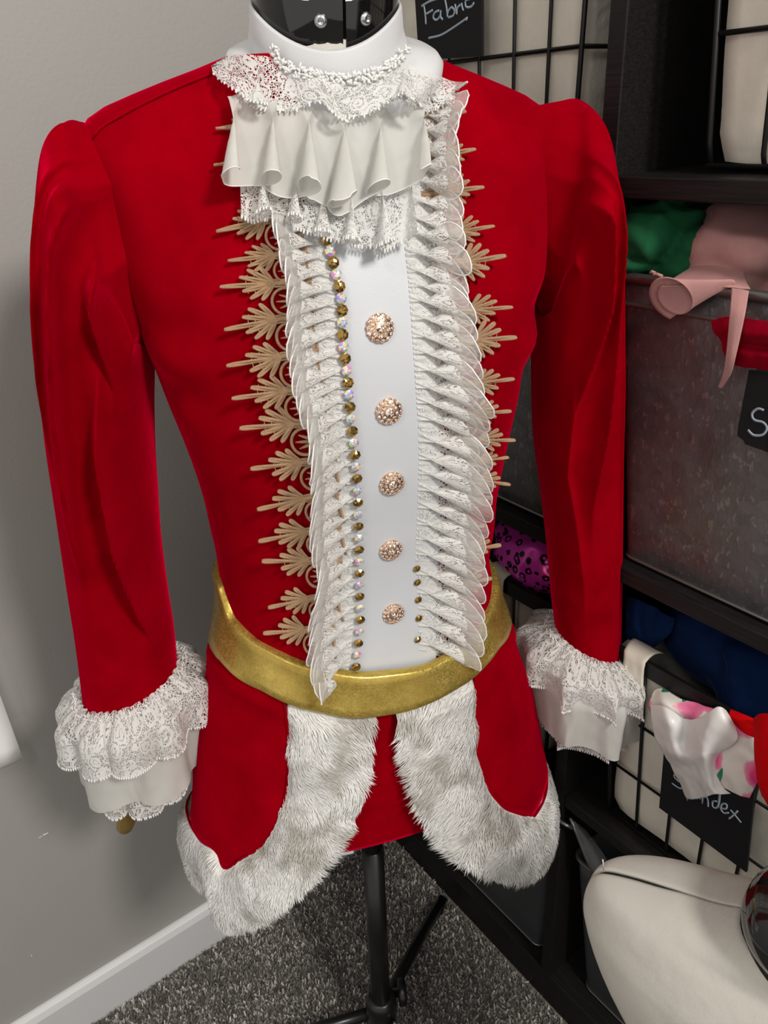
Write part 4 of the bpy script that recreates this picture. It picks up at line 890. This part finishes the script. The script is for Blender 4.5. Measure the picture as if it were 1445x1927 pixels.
# ------------------------------------------------------------------ cuffs
def cuff(hem, tiers, seed, name):
    c = sum(hem, Vector())/len(hem); K = len(hem); e1 = hem[0]-c; nrm = sum(((hem[k]-c).cross(hem[(k+1) % K]-c) for k in range(K)), Vector()).normalized()
    D = -U; first = None
    for q, (L0, L1, flare, n, amp, mat, pic, inner) in enumerate(tiers):
        rows = []; UV = []; acc = 0; nu = 340
        for i in range(nu):
            s = i/(nu-1); a = s*K; k = int(a) % K; f = a-int(a); p = hem[k].lerp(hem[(k+1) % K], f); rad = (p-c); rad -= D*rad.dot(D); r0 = rad.normalized()
            ph = 2*math.pi*n*s+1.6*nz(math.cos(s*6.283)*2+seed, math.sin(s*6.283)*2, q)+seed
            LL = L0*(1+.10*nz(math.cos(s*6.283)*1.5+seed*2, math.sin(s*6.283)*1.5, q+4))
            tg = D.cross(r0); row = []
            for j in range(16):
                v = j/15; vp = v**.8; start = p-r0*inner+D*(-.006 if q == 0 else .0)
                puff = math.sin(min(v*2.2, 1)*math.pi/2)
                row.append(start+r0*(flare*puff+amp*vp*math.sin(ph)+.0012*math.sin(ph*3)*(1-v))+r0*(.0016*v*nz(s*38+seed, v*5, q))+tg*(amp*.7*vp*math.cos(ph))+D*(LL*v))
            if i: acc += (row[-1]-rows[-1][-1]).length
            rows.append(row); UV.append([(acc, L0*j/15) for j in range(16)])
        o = grid(name if q == 0 else name+'_tier', rows, mat, co_ if q == 0 else first, uvf=lambda i, j: UV[i][j])
        first = first or o
        if pic:
            b = MB(); acc = 0
            for i in range(1, nu):
                acc += (rows[i][-1]-rows[i-1][-1]).length
                while acc > .0022:
                    acc -= .0022; p = rows[i][-1]; b.tube([p-D*.001, p+D*.0012, p+D*.0022], [.0007, .0008, .0004], 4)
            tag(b.build('picot_edge', M['thread'], o, True), kind='stuff')
        if q == 0:
            rr = random.Random(3); b = MB()
            for i in range(0, nu, 3):
                for _ in range(2):
                    P = rows[i][1]+Vector([rr.uniform(-.002, .002) for _ in range(3)]); d = Vector([rr.uniform(-1, 1) for _ in range(3)]).normalized()*.0028; b.tube([P-d, P, P+d], [.0004, .0008, .0004], 4)
            tag(b.build('frayed_heading', M['thread'], o, True), kind='stuff')
    return c
cl = cuff(hemL, [(.050, 0, .025, 11, .0075, M['lace'], True, -.001), (.098, 0, .020, 6, .0060, M['chiffon'], False, .003), (.120, 0, .010, 8, .0050, M['lace'], True, .006)], 1.5, 'lace_cuff')
cr2 = cuff(hemR, [(.046, 0, .036, 10, .0085, M['lace'], True, -.001), (.090, 0, .036, 7, .0065, M['chiffon'], False, .003), (.112, 0, .024, 7, .0060, M['lace'], True, .006)], 4.5, 'lace_cuff')
# gold painted arms ending in a hand whose finger tips show under the left cuff
for cc, tips in ((cl, [(236, 1560, .044, .0100), (262, 1500, .030, .0085), (288, 1482, .024, .0080), (312, 1470, .020, .0070), (340, 1474, .030, .0080)]), (cr2, [])):
    arm = MB().tube([cc+U*.06, cc+U*.03, cc, cc-U*.05], [.020, .020, .019, .017], 20).build('arm', M['gold_paint'], df, True)
    for x, y, t_, r in tips:
        tp = PL(x, y, t_); rt = (cc-U*.04).lerp(tp, .25); md = rt.lerp(tp, .55)+T*.004
        MB().tube([rt, md, tp.lerp(md, .25), tp+U*.003, tp, tp-U*.003, tp-U*.005], [r*1.05, r, r*.95, r*.85, r*.7, r*.42, r*.05], 14).build('finger', M['gold_paint'], arm, True)
# ------------------------------------------------------------------ second, linen covered dress form
O2 = Vector((.388, .108, 0)); S2 = Vector((-.28, .96, 0)).normalized(); F2 = Vector((-S2.y, S2.x, 0))
f2 = thing('dress_form', 'small cream linen dress form with black neck cap, front right corner', 'dress form', O2, 'dress forms')
TB = [(.14, .100, .06, .08), (.30, .075, .055, .06), (.38, .060, .050, .055), (.44, .064, .052, .058), (.50, .083, .056, .062), (.56, .122, .060, .066), (.60, .1385, .056, .066), (.622, .1375, .050, .060), (.638, .1300, .044, .052), (.648, .108, .040, .046), (.656, .080, .039, .043), (.663, .052, .038, .041), (.671, .034, .034, .035)]
def sec2(z):
    i = 0
    while i < len(TB)-2 and z > TB[i+1][0]: i += 1
    a, b, c, d = TB[max(i-1, 0)], TB[i], TB[i+1], TB[min(i+2, len(TB)-1)]; h = c[0]-b[0]; f = min(max((z-b[0])/h, 0), 1); o = []
    for k in (1, 2, 3):
        m0 = (c[k]-a[k])/(c[0]-a[0])*h; m1 = (d[k]-b[k])/(d[0]-b[0])*h
        o.append((2*f**3-3*f*f+1)*b[k]+(f**3-2*f*f+f)*m0+(-2*f**3+3*f*f)*c[k]+(f**3-f*f)*m1)
    return o
def P2(phi, z, off=0, e=2/2.1):
    a, bf, bb = sec2(z); c, s = math.cos(phi), math.sin(phi); b = bf if c >= 0 else bb
    return O2+Vector((0, 0, z))+S2*math.copysign(abs(s)**e, s)*(a+off)+F2*math.copysign(abs(c)**e, c)*(b+off)
zz = [lerp(.14, .60, i/40) for i in range(40)]+[lerp(.60, .671, i/40) for i in range(41)]
G = .060
def half(name, p0, p1):
    rows = [[P2(lerp(p0(z), p1(z), j/60), z) for j in range(61)] for z in zz]; o = grid(name, rows, M['linen'], f2, thick=.003)
GZ = lambda z: 1.2*G*sstep(.615, .638, z)*(1-.9*sstep(.652, .662, z))+.004
half('front_panel', lambda z: -math.pi/2+GZ(z), lambda z: math.pi/2-GZ(z)); half('back_panel', lambda z: math.pi/2+.006, lambda z: 3*math.pi/2-.006)
grid('inner_shell', [[P2(2*math.pi*j/60, z, -.004) for j in range(60)] for z in zz], M['slot'], f2, closed=True)
# neck plates and cap, tipped forward
N2 = (Vector((0, 0, 1))+F2*.22).normalized(); NA = F2-N2*F2.dot(N2); NA.normalize(); NB = N2.cross(NA); C2 = O2+Vector((0, 0, .666))-S2*.008
def ring2(prof): return [[C2+N2*h+(NA*math.cos(2*math.pi*j/56)+NB*math.sin(2*math.pi*j/56))*r for j in range(56)] for r, h in prof]
grid('neck_band', ring2([(.036, -.006), (.0395, -.006), (.0405, -.002), (.0405, .016), (.039, .018), (.034, .018)]), M['black_gloss'], f2, closed=True)
grid('neck_cap', ring2([(.030, .0185), (.040, .0185), (.0425, .021), (.0428, .026), (.041, .036), (.035, .044), (.022, .049), (.008, .051), (.0005, .0512)]), M['black_gloss'], f2, closed=True)
MB().tube([O2+Vector((0, 0, .02)), O2+Vector((0, 0, .20))], .012, 20).build('pole', M['black_metal'], f2, True)
for k in range(3):
    a = 2.2+k*2.094; d = Vector((math.cos(a), math.sin(a), 0)); MB().tube([O2+Vector((0, 0, .06)), O2+d*.12+Vector((0, 0, .010))], .008, 12).build('leg', M['black_metal'], f2, True)
a, b_ = at(1136, 1638, 2, .638), at(1134, 1618, 2, .655)
MB().tube([a, a.lerp(b_, .5)+Vector((.001, .001, .001)), b_], .0005, 5).build('loose_thread', M['thread'], f2, True)
